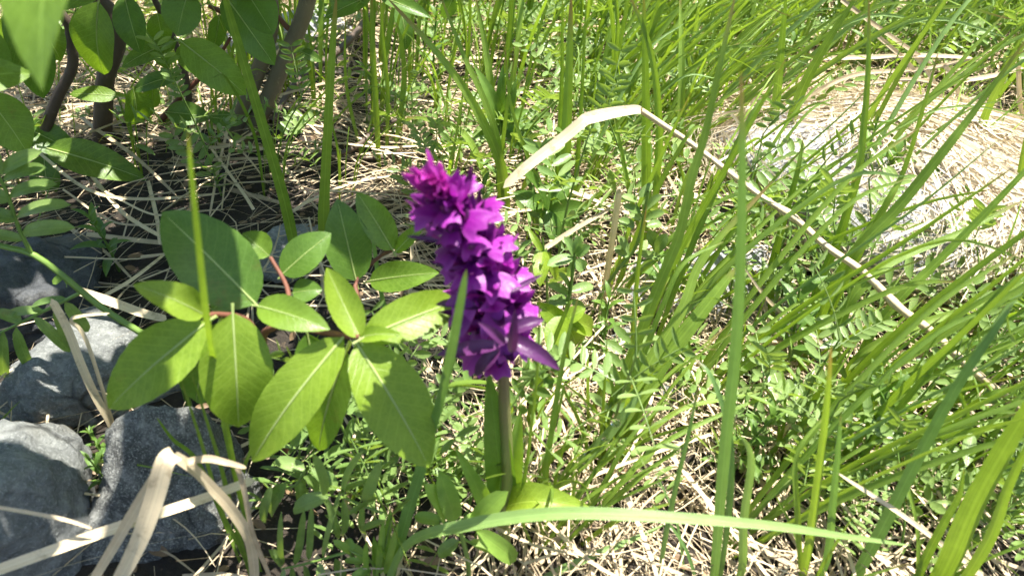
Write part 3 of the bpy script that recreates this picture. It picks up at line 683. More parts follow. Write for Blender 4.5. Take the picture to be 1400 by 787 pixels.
# ---- grass traced from the photograph (pixels of the root first)
grass_plant('blue-green grass blade rising in front of the purple flower spike', [([(528, 805), (538, 775), (555, 712), (581, 626), (608, 527, -0.012), (630, 415, -0.018), (638, 368, -0.02)], 21, 0)], 'sedge')
grass_plant('long pale grass blade arching low across the foot of the orchid', [([(520, 812), (556, 746, -0.008), (640, 718, -0.018), (760, 702, -0.026), (900, 706, -0.030), (1050, 718, -0.026), (1150, 732, -0.02), (1245, 745, -0.012)], 21, 0)], 'palegrass')
grass_plant('stout bluish sedge with one very tall stiff blade', [([(968, 812), (977, 780), (990, 626), (1004, 500), (1011, 400), (1014, 306), (1015, 200), (1013, 96)], 19, 0.0),
             ([(1018, 806), (1014, 780), (1017, 712), (1027, 640), (1024, 612), (1012, 596)], 14, -0.01, 'palegrass'),
             ([(995, 806), (996, 700), (998, 600), (975, 520), (950, 490)], 10, 0.02)], 'sedge', extra=2)
grass_plant('thin dark grass blade standing alone among dry straw', [([(900, 800), (908, 740), (925, 659), (942, 590), (956, 520)], 9, 0.0)], 'sedge')
grass_plant('grass tuft with broad folded blades leaning over the flat pale stone', [
    ([(838, 640), (860, 570), (898, 505), (961, 425), (1008, 364)], 32, 0.03), ([(826, 645), (850, 560), (885, 500), (931, 425), (964, 349), (1057, 247)], 19, 0.05),
    ([(806, 632), (830, 570), (858, 500), (898, 395), (928, 322), (944, 250), (964, 182), (987, 76), (1006, -10)], 16, 0.03),
    ([(800, 640), (826, 580), (872, 500), (905, 420), (935, 360), (990, 330)], 10, 0.03), ([(845, 655), (880, 600), (930, 560), (990, 545), (1060, 530)], 8, 0.02)], extra=9, exh=(.05, .11))
grass_plant('wet pale grass blade lying against the tuft, beaded with dew', [([(748, 680), (766, 659), (800, 628), (832, 593), (860, 558), (878, 534)], 19, 0.01)], 'palegrass')
grass_plant('low grass blade slanting over the dry litter at the foot of the sedge', [([(720, 800), (760, 782), (820, 755), (870, 735), (908, 717)], 12, 0.02)], 'palegrass')
grass_plant('dense green grass tuft growing in the bare straw right of the orchid', [
    ([(760, 735), (790, 680), (830, 620), (870, 560)], 7, 0.02), ([(775, 742), (820, 670), (860, 600), (920, 540)], 8, 0.02), ([(790, 745), (830, 690), (890, 640), (960, 590)], 9, 0.02),
    ([(800, 740), (850, 660), (900, 610), (1000, 560), (1060, 540)], 9, 0.03), ([(700, 760), (712, 700), (722, 620), (735, 500), (738, 380)], 6, 0.0), ([(735, 740), (745, 660), (757, 570), (772, 480), (792, 400)], 9, 0.02),
    ([(724, 680), (745, 640), (780, 608), (812, 600)], 9, 0.0)], extra=12, exh=(.05, .10))
grass_plant('upright pair of sharp-tipped blades beside the dry yellow blade', [([(1092, 812), (1104, 760), (1116, 676), (1130, 560), (1137, 470)], 14, 0.0), ([(1128, 812), (1132, 760), (1139, 692), (1146, 620), (1150, 566)], 13, 0.0, 'sedge'), ([(1105, 812), (1090, 700), (1090, 620), (1135, 560)], 9, 0.02)], extra=3)
grass_plant('wide ridged bluish blade leaning over the combed straw', [([(1160, 815), (1175, 780), (1211, 712), (1251, 633), (1307, 530), (1352, 462), (1385, 415)], 19, 0.01)], 'sedge')
grass_plant('broad bright green blades sweeping up at the right edge', [([(1255, 830), (1291, 780), (1330, 692), (1372, 615), (1405, 560), (1470, 440)], 32, 0.0), ([(1230, 822), (1262, 770), (1290, 715), (1310, 680), (1318, 640)], 13, 0.0), ([(1330, 830), (1350, 740), (1380, 660), (1430, 560)], 18, 0.0)], extra=4)
grass_plant('arched grass tuft at the foot of the thatch-draped boulder', [
    ([(1150, 560), (1185, 470), (1231, 408), (1270, 370), (1324, 316), (1396, 240), (1440, 190)], 15, 0.02), ([(1140, 570), (1165, 498), (1238, 451), (1314, 425), (1400, 390), (1450, 380)], 13, 0.0),
    ([(1120, 560), (1150, 440), (1190, 380), (1231, 352), (1317, 316), (1400, 273)], 15, 0.02), ([(1165, 575), (1200, 530), (1260, 500), (1310, 470), (1345, 462)], 13, 0.0),
    ([(1200, 600), (1240, 545), (1300, 540), (1350, 560), (1400, 575)], 12, 0.0)], extra=6)
grass_plant('steep grass tuft between the boulder and the bent dry stalk', [
    ([(1085, 505), (1109, 451), (1149, 382), (1185, 322), (1231, 250)], 23, 0.02), ([(1098, 480), (1115, 400), (1145, 330), (1172, 240), (1180, 180), (1187, 90), (1188, -5)], 13, 0.03),
    ([(1100, 520), (1150, 372), (1231, 280), (1297, 198), (1330, 155), (1405, 52)], 16, 0.01), ([(1040, 450), (1053, 388), (1066, 322), (1089, 240), (1098, 190)], 11, 0.02), ([(1110, 500), (1200, 300), (1234, 238), (1264, 142), (1283, 70)], 8, 0.02)], extra=5)
grass_plant('sheaf of flat upright blades behind the bent dry stalk', [([(768, 320), (770, 260), (776, 130), (781, -10)], 19, 0.0), ([(757, 320), (762, 240), (768, 120), (769, -10)], 8, 0.0), ([(782, 318), (788, 240), (796, 120), (802, -10)], 7, 0.02), ([(748, 330), (735, 250), (700, 150), (690, 60)], 6, 0.0)], extra=5)
grass_plant('pale-stemmed grass with a blade folded over beside the arch of dry stalk', [([(888, 345), (884, 260), (883, 132), (880, -10)], 15, 0.0), ([(893, 345), (898, 240), (901, 190), (897, 115), (884, 50), (858, -12)], 12, 0.0), ([(880, 350), (862, 270), (850, 210), (838, 150)], 8, 0.01)], extra=4)
grass_plant('blue-green blade pair springing up behind the orchid tip', [([(694, 305), (690, 258), (680, 211), (647, 142), (601, 76), (528, -4)], 15, 0.0), ([(690, 305), (682, 205), (664, 142), (634, 76), (602, -6)], 10, 0.01), ([(685, 300), (683, 250), (693, 149), (704, 72)], 7, 0.0), ([(680, 240), (672, 130), (664, 66), (650, -6)], 12, 0.03), ([(676, 270), (640, 190), (590, 165), (555, 160)], 9, 0.02)], 'grass', extra=3)
grass_plant('wide green grass blade slanting down past the willow stems', [([(412, 372), (402, 335), (386, 265), (344, 122), (313, 18), (305, -20)], 18, -0.02)], 'grass')
grass_plant('straight green grass blade standing beside the crossed twigs', [([(442, 345), (442, 300), (444, 250), (452, 100), (460, -10)], 17, 0.0)], 'grass')
grass_plant('slender dark grass stems behind the crossed twigs', [([(518, 235), (514, 150), (511, 80), (508, -10)], 9, 0.0), ([(537, 220), (530, 130), (523, 50), (520, -10)], 6, 0.0), ([(555, 200), (552, 120), (549, 60), (541, 30)], 8, 0.0), ([(478, 210), (474, 120), (472, 20)], 5, 0.0)], 'grass')
grass_plant('thin pale grass stem passing between the willow leaves', [([(352, 770), (332, 690), (312, 600), (296, 510), (284, 440, -0.03), (274, 356, -0.04), (263, 250, -0.045), (257, 180, -0.05)], 13, 0)], 'grass')
grass_plant('narrow grass stem leaning over the speckled stone', [([(352, 800), (330, 750), (304, 702), (277, 610), (248, 520)], 7, 0.0), ([(340, 800), (318, 700), (300, 630), (262, 510)], 8, 0.0), ([(300, 720), (275, 640), (236, 600), (214, 570)], 7, 0.0)], 'grass')
grass_plant('slim bluish blade between the upright willow leaf and the orchid', [([(552, 540), (545, 485), (522, 405), (508, 310), (503, 262)], 8, 0)], 'sedge')
grass_plant('thin grass blades in front of the flat pale stone', [([(866, 505), (866, 450), (872, 370), (884, 280)], 9, 0.0), ([(950, 560), (945, 500), (935, 440), (940, 380)], 5, 0), ([(960, 560), (955, 520), (958, 480)], 6, 0)], 'grass')
grass_plant('leaning grass blades at the back of the boulder', [([(1330, 250), (1340, 180), (1370, 110), (1420, 30)], 12, 0), ([(1385, 330), (1395, 240), (1410, 150)], 12, 0), ([(1060, 250), (1090, 140), (1130, 60), (1175, -10)], 15, 0), ([(1048, 240), (1060, 150), (1068, 70), (1075, -10)], 13, 0), ([(930, 250), (932, 100), (930, -10)], 11, 0.05)], extra=4)

# ---- dry stalks and folded straw
def dry(label, strands, name='dry_stalk', mat='straw', group=None):
    first = strands[0]; P0 = first[0]; org = P0[0].copy()
    if len(strands) == 1:
        pts, w = first[0], first[1]
        v, f, uv = blade_geo(pts, w, face_dir(pts[0], .9, .3, .1), 40, 5, 0.35, base=0.9, taper=first[2] if len(first) > 2 else .3)
        o = link(name, mesh_of(name, v-np.array(org), f, mat, uv), None, org); return tag(o, label, 'straw', group)
    root = empty(name, org, label, 'straw', group)
    for s in strands:
        nm = s[3] if len(s) > 3 else 'strand'
        blade(nm, s[0], s[1], face_dir(s[0][0], .9, .3, .1), s[4] if len(s) > 4 else mat, root, org, n=40, fold=0.35, base=0.85, taper=s[2] if len(s) > 2 else .3)
    return root
def free(pts, base):                             # pixels with their own distance from the root's upright plane
    return [at_y(p[0], p[1], base+p[2]) for p in pts]
yb = ground(1420, 640).y
S1 = free([(1500, 660, 0.0), (1400, 562, 0.005), (1330, 506, 0.012), (1272, 452, 0.026), (1230, 421, 0.035), (1180, 372, 0.05), (1130, 337, 0.065), (1085, 297, 0.085), (1040, 268, 0.10), (950, 200, 0.13), (905, 170, 0.135), (884, 156, 0.135), (876, 151, 0.135)], yb)
S1[0].z = max(0.0, S1[0].z)
S2 = free([(876, 151, 0.135), (868, 150, 0.134), (840, 154, 0.133), (812, 160, 0.131), (802, 163, 0.130), (795, 168, 0.129), (770, 189, 0.127), (735, 216, 0.123), (708, 238, 0.12), (688, 257, 0.118)], yb)
r = empty('dry_stalk', S1[0], 'long bent dry stalk arching over the grass with a creamy flat leaf', 'straw')
v, f, uv = tube_geo(S1, [0.0022, 0.0021, 0.0016, 0.0017], 60, 9); link('stalk', mesh_of('stalk', v-np.array(S1[0]), f, 'tan', uv), r)
blade('dry_leaf', S2, 0.0074, face_dir(S2[2], .9, .3, .05), 'strawgrey', r, S1[0], n=26, fold=.3, base=.55, taper=.25)
for k in (0.36, 0.62):
    P = spline(S1, 41); i = int(k*40); tube('node', [P[i-1], P[i], P[i+1]], [0.0021, 0.0026, 0.0021], 'tan', r, S1[0], 5, 7)
gy = ground(345, 800).y-0.018
A = free([(343, 745, 0.01), (318, 700, 0.006), (290, 668, 0.002), (262, 640, -0.004), (236, 622, -0.008)], gy); A.insert(0, ground(350, 812))
B1 = free([(238, 621, -0.008), (226, 632, -0.012), (212, 680, -0.016), (196, 726, -0.02), (178, 765, -0.022), (150, 815, -0.024)], gy)
B2 = free([(230, 624, -0.010), (203, 668, -0.012), (180, 705, -0.012), (155, 748, -0.012), (120, 805, -0.012)], gy)
B3 = free([(256, 631, -0.006), (285, 627, 0.0), (310, 632, 0.002), (337, 639, 0.004)], gy)
B4 = free([(324, 638, 0.004), (334, 670, 0.002), (346, 730, 0.0), (372, 795, 0.0)], gy)
dry('creamy dry straw leaf folded sharply over, arching above the blue-grey stone', [(A, 18*pxm(A[3]), .1, 'stalk'), (B1, 29*pxm(B1[2]), .25, 'strand', 'strawgrey'), (B2, 17*pxm(B2[2]), .15), (B3, 12*pxm(B3[1]), .5), (B4, 8*pxm(B4[1]), .2)], 'folded_straw')
P = free([(-70, 803, -.01), (0, 778, 0.0), (165, 719, 0.018), (270, 684, 0.035), (349, 655, 0.05)], 0.170)
dry('straight grey straw stalk running behind the folded straw leaf', [(P, 16*pxm(P[2]), .1)], mat='strawgrey')
P = free([(-20, 690, 0), (80, 708, 0), (126, 722, 0.0)], ground(60, 790).y-0.035)
dry('thin brown straw lying across the blue-grey stone', [(P, 6*pxm(P[1]), .3)])
P = traced([(160, 600), (150, 575), (130, 540), (112, 500), (93, 451), (70, 408)], 0.0)
dry('pale broken straw standing over the grey stones', [(P, 12*pxm(P[3]), .1), (traced([(160, 600), (120, 470), (98, 440), (110, 432), (150, 428)]), 6*pxm(P[3]), .4)], mat='strawgrey')
P = free([(108, 398, 0.0), (150, 412, 0), (195, 428, 0), (228, 436, 0.0)], ground(170, 480).y)
dry('grey flattened straw propped on the vetch stem', [(P, 14*pxm(P[1]), .2)], mat='strawgrey')
P = traced([(824, 430), (826, 400), (838, 322), (846, 266), (850, 258)], 0.0)
dry('short upright cream straw beside a pale-stemmed grass', [(P, 9*pxm(P[2]), .05)], mat='strawgrey')
P = traced([(1180, 520), (1150, 490), (1095, 450), (1050, 410), (1012, 358)], -0.01)
dry('yellowing thin blade bent over the flat pale stone', [(P, 8*pxm(P[2]), .8)])
P = traced([(1380, 815), (1343, 785), (1290, 745), (1231, 702), (1185, 672), (1145, 646)], 0.0)
dry('yellow-green dry blade slanting under the wide ridged blade', [(P, 9*pxm(P[2]), .6)])
P = traced([(1130, 372), (1139, 349), (1165, 313), (1188, 275), (1210, 235)], 0.0)
dry('brown broken stub of straw before the boulder', [(P, 9*pxm(P[2]), .05)])
P = traced([(690, 450), (735, 355), (760, 330), (800, 305), (835, 285)], 0.02)
dry('brown dry blade leaning behind the orchid', [(P, 8*pxm(P[2]), .3)])
for px in ([(1120, 80), (1200, 78), (1265, 76), (1330, 79)], [(1075, 150), (1160, 105), (1260, 95), (1330, 80)], [(1150, 0), (1190, 30), (1240, 65), (1275, 88)], [(1200, 50), (1235, 80), (1255, 100), (1262, 80)], [(1180, 115), (1260, 110), (1330, 138)], [(1250, 75), (1275, 110), (1290, 150), (1302, 190)], [(1290, 88), (1305, 110), (1315, 150)], [(1300, 112), (1350, 105), (1400, 93)], [(1392, 90), (1396, 150), (1400, 215)]):
    yy = BC[1]+0.06; P = [at_y(a, b, yy) for a, b in px]
    for q in P:
        q.z = max(q.z, 0.01)
    dry('long dry straw lying over the crest of the thatched boulder', [(P, 7*pxm(P[1]), .3)], 'straw_stalk', group='straws over the boulder crest')
random.seed(5)
for px in ([(75, 178), (180, 195), (297, 218), (357, 200)], [(190, 178), (240, 172), (307, 175), (304, 200)], [(92, 140), (130, 190), (190, 230), (240, 262)], [(95, 282), (150, 292), (230, 322), (290, 318)], [(120, 240), (160, 280), (200, 330), (250, 350)], [(85, 300), (140, 335), (180, 380)], [(230, 230), (300, 218), (380, 235), (420, 262)],
           [(150, 420), (190, 400), (230, 330)], [(300, 210), (370, 215), (395, 240)], [(130, 255), (210, 300), (260, 300)], [(200, 240), (215, 300), (222, 345)], [(350, 300), (330, 260), (290, 215)], [(60, 230), (120, 265), (190, 275), (300, 262)], [(240, 190), (262, 250), (250, 320)], [(320, 180), (300, 230), (285, 290)]):
    P = []
    for a, b in px:
        g_ = ground(a, b, 0.015); g_.z = U(0.008, 0.03); P.append(g_)
    dry('long pale straw in the tangle below the willow stems', [(P, U(3, 6.5)*pxm(P[1]), .3)], 'straw_stalk', group='straws tangled below the willow', mat=random.choice(['straw', 'strawgrey']))

# ---- twigs
def twig(label, px, w, z=0.02, mat='darkbark'):
    P = [ground(a, b, z) for a, b in px]
    for q in P: q += rndv(.002)
    o = tube('twig', P, [w*pxm(P[0])/2, w*pxm(P[0])/2.2, w*pxm(P[0])/3], mat, None, P[0], 16, 7); o.location = P[0]; tag(o, label, 'twig')
twig('dark crooked twig with a raised broken end', [(376, 214), (452, 214), (492, 196), (515, 180), (540, 164)], 9, 0.02)
twig('reddish twig lying behind the orchid tip', [(450, 214), (520, 216), (600, 212), (667, 211), (720, 205)], 7, 0.012)
twig('thin reddish twig crossing behind the straight grass blade', [(400, 99), (440, 101), (470, 98), (503, 93)], 6, 0.02)
twig('dark twig slanting down between willow stems', [(508, 18), (475, 60), (440, 90), (400, 122), (370, 165)], 10, 0.03)

# ---- willow shrub (stems and the leaves in view, then the rest of its crown above the picture, laid out for its shade)
def willow_leaf(parent, org, B, T, width, nrm, mat, rib=True, **kw):
    v, f, uv, mid = leaf_geo(B, T, width, nrm, **kw)
    o = link('leaf', mesh_of('leaf', v-np.array(org), f, mat, uv), parent)
    if rib:
        L = (Vector(T)-Vector(B)).length; k = [Vector(mid[int(i*(len(mid)-1))]) for i in (0, .25, .5, .75, .94)]
        nv = Vector(nrm).normalized()*(L*0.003); tube('midrib', [q+nv for q in k], [L*0.010, L*0.007, L*0.002], 'rib', o, org, 12, 5)
        d = (Vector(B)-Vector(T)).normalized()
        tube('petiole', [Vector(B)+d*L*0.09-V3(0, 0, L*.02), Vector(B)], [L*0.014, L*0.012], 'rib', o, org, 4, 5)
    return o
SR = ground(330, 198); YS = SR.y
shrub = empty('willow_shrub', SR, 'grey-stemmed willow shrub with broad green leaves beside the tangled straw', 'shrub')
def stem(pxs, r0, r1, mat='bark', top=None, y=None, lean=0.0):
    y = YS if y is None else y; n = len(pxs)-1
    P = [at_y(a, b, y+lean*i/n) for i, (a, b) in enumerate(pxs)]
    if top: P += [P[-1].lerp(Vector(top), q)+rndv(.004) for q in (.15, .35, .6, .8)]+[Vector(top)]
    return tube('stem', P, [r0, (r0+r1)/2, r1], mat, shrub, SR, 34, 9)
stem([(332, 205), (345, 175), (362, 145), (385, 90), (421, 0)], 0.0078, 0.0040, top=(-0.06, YS-0.01, 0.55))
stem([(308, 215), (322, 180), (340, 130), (360, 76), (372, 20)], 0.0070, 0.0035, top=(-0.18, YS, 0.50))
stem([(140, 200), (142, 140), (146, 100), (160, 40)], 0.0075, 0.0038, 'darkbark', top=(-0.36, YS, 0.45), y=YS-0.02)
stem([(62, 175), (80, 130), (99, 92), (97, 60), (87, 23)], 0.0042, 0.0022, 'darkbark', top=(-0.45, YS-0.1, 0.36), y=YS-0.06)
stem([(250, 200), (258, 130), (240, 60), (216, 10)], 0.0026, 0.0018, 'darkbark', top=(-0.28, YS-.05, .42))
stem([(220, 165), (250, 130), (290, 90), (315, 52)], 0.0026, 0.0012, 'redstem')
stem([(350, 35), (300, 15), (285, 8)], 0.0026, 0.0014, 'redstem')
stem([(405, 42), (393, 38), (378, 20)], 0.0028, 0.0016, 'redstem')
random.seed(33)
UL = [ # base px, tip px, width px, distance in front of the stems, material, cup
 ((8, 8), (66, 138), 58, -.10, 'willow_dark'), ((38, 15), (86, 84), 46, -.08, 'willow'), ((135, 2), (136, 106), 66, -.10, 'willow'), ((170, -6), (191, 74), 44, -.09, 'willow_dark'),
 ((258, -12), (242, 50), 56, -.10, 'willow_dark'), ((246, 56), (338, 130), 54, -.09, 'willow'), ((306, -8), (376, 90), 52, -.11, 'willow_dark'), ((335, -14), (374, 48), 54, -.12, 'willow_dark'),
 ((-22, 128), (38, 210), 64, -.13, 'willow'), ((62, 202), (198, 242), 50, -.08, 'willow'), ((30, 172), (108, 210), 44, -.06, 'willow_dark'), ((182, 122), (186, 173), 44, -.04, 'willow'),
 ((162, 132), (94, 128), 24, -.04, 'willow'), ((246, 104), (180, 124), 24, -.03, 'willow_dark'), ((242, 56), (166, 92), 30, -.05, 'willow'), ((228, 153), (288, 160), 34, -.02, 'willow_dark'),
 ((286, 160), (332, 168), 22, -.03, 'willow_dark'), ((140, -8), (8, 8), 30, -.13, 'willow'), ((-12, 38), (8, 122), 32, -.13, 'willow_dark'), ((508, -6), (443, 24), 26, -.02, 'willow_dark'),
 ((520, -4), (588, 22), 22, .0, 'willow_dark'), ((410, 70), (440, 84), 16, .03, 'willow_dark'), ((100, 40), (96, 62), 30, -.04, 'willow'), ((215, 18), (225, 60), 34, -.03, 'willow'),
 ((250, 60), (262, 100), 26, -.01, 'willow'), ((60, 210), (70, 270), 40, -.06, 'willow_dark'), ((210, 115), (208, 148), 24, -.02, 'willow'), ((6, 60), (40, 20), 40, -.06, 'willow'), ((545, 5), (556, 70), 26, .03, 'willow_dark'),
 ((300, 20), (292, 70), 26, .02, 'willow_dark'), ((195, 40), (232, 95), 30, -.01, 'willow_dark'), ((620, -4), (606, 26), 22, .05, 'willow_dark')]
for b, t, w, dy, mt in UL:
    B = at_y(b[0], b[1], YS+dy); T = at_y(t[0], t[1], YS+dy+U(-.015, .005)); p = B.lerp(T, .5)
    willow_leaf(shrub, SR, B, T, w*pxm(p), face_dir(p, .8, .35, .3), mt, bend=U(.02, .12), cup=U(.1, .4), tipdrop=U(0, .12), wave=.03, twist=U(-.3, .3))
# rest of the crown, unseen: leaves added along sun rays to shade the left
LM = []
for k in range(6):
    v, f, uv, _ = leaf_geo((0, 0, 0), (0.056, 0, 0), U(.022, .030), (0, 0, 1), U(.02, .12), U(.1, .4), U(.05, .2), .03, U(-.3, .3), 9, 5)
    LM.append(mesh_of('leaf', v, f, random.choice(['willow', 'willow_dark']), uv))
def above_frame(p): # in front of the lens or over the frame's lit subjects: no leaf there
    d = p-CAM; z = d.dot(FW)
    if z <= 0.05: return True
    py = 393.5-d.dot(UP)/z*FPX; px = 700+d.x/z*FPX
    return py < -110 or px < -120
cnt = 0
for k in range(6000):
    if cnt >= 560: break
    q = V3(U(-.48, -.04), U(.16, .80), 0.08)     # where its shade falls, just over the turf
    if q.y < 0.31 and q.x > -0.145: continue
    if q.y > 0.50 and (q.x > -0.08 or random.random() < 0.8): continue
    if q.x < -0.16 and q.y < 0.42 and random.random() < (0.72 if q.x < -0.19 else 0.5): continue
    p = q+SUN*(U(.10, .42)/SUN.z)
    if not above_frame(p) or (p-CAM).length < .16: continue
    o = link('leaf', LM[cnt % 6], shrub, p-SR); o.rotation_euler = (U(-.6, .6), U(-.2, .7), U(0, 6.28)); o.scale = (U(.8, 1.15),)*3; cnt += 1
for a, b in (((-.06, YS-.01, .50), (-.12, .40, .36)), ((-.18, YS, .45), (-.30, .42, .40)), ((-.36, YS, .40), (-.42, .45, .33)), ((-.18, YS, .40), (-.10, .55, .30)), ((-.30, YS-.02, .38), (-.22, .5, .26)), ((-.06, YS, .4), (-.02, .62, .45))):
    tube('branch', [a, tuple((np.array(a)+np.array(b))/2+np.array([.01, 0, .03])), b], [.003, .002, .001], 'redstem', shrub, SR, 10, 6)

# ---- the low willow sprout in front
random.seed(44)
YO = ground(690, 752).y                          # the orchid's root
WR = ground(395, 640); yw = WR.y
spr = empty('willow_sprout', WR, 'low willow sprout with large bright leaves next to the purple orchid', 'shrub')
node = at_y(492, 461, YO-0.010); mid_ = at_y(396, 445, YO+0.0); lft = at_y(300, 430, YO+0.0)
tube('stem', [WR, at_y(380, 560, yw), at_y(360, 470, YO+.015), mid_+V3(-.006, 0, -.001), mid_, at_y(450, 455, YO-.005), node], [.0018, .0016, .0013, .0013, .0010], 'redstem', spr, WR, 30, 8)
tube('stem', [at_y(365, 490, YO+.015), at_y(340, 440, YO+.008), lft, at_y(282, 432, YO-.005)], [.0015, .0012, .0010], 'redstem', spr, WR, 14, 8)
tube('stem', [mid_, at_y(393, 395, YO+.02), at_y(370, 352, YO+.035)], [.0011, .0009, .0008], 'redstem', spr, WR, 12, 8)
tube('stem', [ground(500, 560), at_y(495, 440, YO+.05), at_y(487, 384, YO+.06), at_y(520, 350, YO+.07), at_y(536, 342, YO+.07)], [.0012, .001, .0008], 'redstem', spr, WR, 14, 8)
node2 = at_y(487, 384, YO+.06)
WL = [ # base, tip, width px, plane of base, plane of tip, material, bend, cup, tipdrop, wave
 ((492, 462), (447, 365), 50, -.010, .004, 'willow_young', -.10, .55, .10, .02),
 ((496, 462), (642, 404), 62, -.010, .012, 'willow_young', .06, .25, .05, .03),
 ((487, 468), (590, 640), 96, -.010, -.036, 'willow_young', .06, .22, .05, .04),
 ((470, 460), (339, 634), 78, -.008, -.034, 'willow_young', .10, .30, .06, .03),
 ((474, 478), (431, 622), 62, .004, .000, 'willow', .05, .30, .05, .03),
 ((318, 427), (327, 590), 98, -.004, -.022, 'willow_young', .08, .25, .08, .03),
 ((283, 440), (143, 560), 88, -.006, -.026, 'willow_young', .07, .28, .06, .04),
 ((350, 416), (221, 288), 104, .012, .030, 'willow_dark', .05, .20, .04, .03),
 ((279, 430), (187, 388), 50, -.004, -.010, 'willow_young', .10, .45, .12, .05),
 ((352, 418), (447, 447), 50, .000, -.012, 'willow', .08, .30, .10, .03),
 ((487, 384), (461, 272), 64, .06, .075, 'willow_dark', .03, .18, .03, .02),
 ((386, 375), (452, 318), 52, .034, .045, 'willow_dark', .06, .25, .05, .02),
 ((368, 350), (332, 318), 40, .036, .04, 'willow', .08, .35, .10, .03),
 ((537, 342), (488, 262), 46, .07, .08, 'willow', .05, .35, .05, .04),
 ((505, 384), (598, 372), 44, .062, .055, 'willow', .06, .30, .06, .03),
 ((540, 345), (580, 305), 22, .07, .075, 'willow', .05, .4, .05, .03),
 ((487, 462), (545, 455), 24, -.008, -.012, 'willow_young', .1, .4, .1, .02),
 ((300, 440), (262, 560), 60, .01, .012, 'willow_dark', .06, .3, .08, .03), ((420, 455), (440, 560), 60, .015, .012, 'willow_dark', .06, .3, .08, .03),
 ((400, 400), (440, 395), 34, .03, .03, 'willow_dark', .06, .3, .08, .03), ((330, 400), (285, 425), 46, .02, .022, 'willow_dark', .06, .3, .08, .03)]
for b, t, w, y0, y1, mt, bd, cu, td, wv in WL:
    B = at_y(b[0], b[1], YO+y0); T = at_y(t[0], t[1], YO+y1); p = B.lerp(T, .5)
    willow_leaf(spr, WR, B, T, w*pxm(p), face_dir(p, .9, .35, .12), mt, bend=bd, cup=cu, tipdrop=td, wave=wv, n=17, m=9, serr=.02, twist=U(-.2, .2))

# two leafy seedlings behind the orchid
def seedling(label, root, nd, tips, y, mat='willow_dark', dz=0.0):
    r = ground(*root); o = empty('willow_seedling', r, label, 'plant')
    N_ = at_y(nd[0], nd[1], r.y); tube('stem', [r, r.lerp(N_, .5)+V3(.002, 0, 0), N_], [.0010, .0008, .0006], 'stem', o, r, 8, 6)
    for (tx, ty, w) in tips:
        q = U(-.02, .02); T = at_y(tx, ty, r.y+q); s = U(0, .35); B = N_.lerp(r, s*.4); p = B.lerp(T, .5)
        willow_leaf(o, r, B, T, w*pxm(p), face_dir(p, .8, .4, .3), mat, False, bend=U(.02, .12), cup=.3, tipdrop=.08)
seedling('leafy seedling with lance leaves in a whorl behind the orchid', (690, 235), (684, 165), [(652, 92, 17), (686, 90, 14), (706, 112, 16), (722, 150, 18), (742, 175, 20), (640, 200, 18), (715, 205, 24), (752, 222, 26)], 0, 'herb')
seedling('broad-leaved seedling under the creamy bend of dry stalk', (752, 350), (748, 285), [(702, 262, 26), (715, 225, 26), (780, 232, 26), (806, 282, 30), (790, 322, 26), (735, 330, 28), (770, 345, 24)], 0, 'willow_dark')
seedling('narrow seedling with a drooping yellow-green leaf beside the spike', (745, 470), (742, 325), [(738, 390, 24), (722, 312, 10), (765, 385, 16)], 0, 'willow_young')
seedling('round-leaved seedling with pale leaves at the foot of the tuft', (790, 520), (770, 430), [(735, 415, 28), (790, 478, 36), (815, 452, 30), (752, 480, 34), (745, 455, 26), (800, 420, 24), (770, 500, 30)], 0, 'willow_young')

# ---- vetch plants traced from the photograph: leaf > leaflet
def oval(parent, org, B, T, w, nrm, mat, cup=.35):
    v, f, uv, _ = leaf_geo(B, T, w, nrm, .05, cup, .05, 0, U(-.2, .2), 9, 5, a=.42, b=.42)
    return link('leaflet', mesh_of('leaflet', v-np.array(org), f, mat, uv), parent)
def vetch(label, root, stempx, leaves, y, mat='vetch', r=.0012):
    """leaves: (rachis pixels, [(base px, tip px, width px)])"""
    R_ = Vector(root); o = empty('vetch_plant', R_, label, 'plant')
    P = [R_]+[at_y(a, b, y) for a, b in stempx]; tube('stem', P, [r, r*.9, r*.7], 'stem', o, R_, 20, 7)
    for lf in leaves:
        rp, ls = lf[0], lf[1]; mt = lf[2] if len(lf) > 2 else mat; dy = lf[3] if len(lf) > 3 else 0.0
        Q = [at_y(a, b, y+dy*i) for i, (a, b) in enumerate(rp)]
        rach = tube('leaf', Q, [r*.6, r*.35], 'stem', o, R_, 14, 6)
        for b, t, w in ls:
            B = at_y(b[0], b[1], y+dy); T = at_y(t[0], t[1], y+dy+U(-.006, .006)); p = B.lerp(T, .5)
            oval(rach, R_, B, T, w*pxm(p), face_dir(p, .7, .5, .25), mt)
    return o
random.seed(55)
yl = ground(195, 500).y-0.03
vetch('vetch with thick green stem reaching over the grey stones', ground(260, 560), [(235, 480), (195, 456), (150, 428), (112, 399), (80, 372), (43, 347), (0, 336), (-60, 320)], [
    ([(43, 347), (25, 310), (10, 265), (-4, 235)], [((30, 318), (100, 310), 24), ((22, 296), (94, 278), 24), ((12, 268), (76, 250), 22), ((34, 328), (-20, 318), 16), ((24, 300), (-30, 292), 24), ((14, 275), (-30, 262), 24), ((4, 245), (62, 228), 22), ((2, 235), (55, 206), 22), ((0, 240), (-10, 200), 22)]),
    ([(112, 399), (70, 420), (30, 440), (-10, 460)], [((75, 418), (104, 480), 18), ((45, 432), (98, 482), 16), ((22, 446), (45, 510), 18), ((30, 440), (-8, 425), 18), ((60, 424), (8, 428), 14), ((92, 408), (40, 418), 12), ((5, 452), (5, 520), 18), ((88, 412), (122, 455), 18)]),
    ([(85, 376), (78, 384)], [((86, 376), (72, 388), 10), ((84, 378), (92, 392), 10)], 'vetch_young')], yl, r=.0019)
yv = ground(430, 800).y
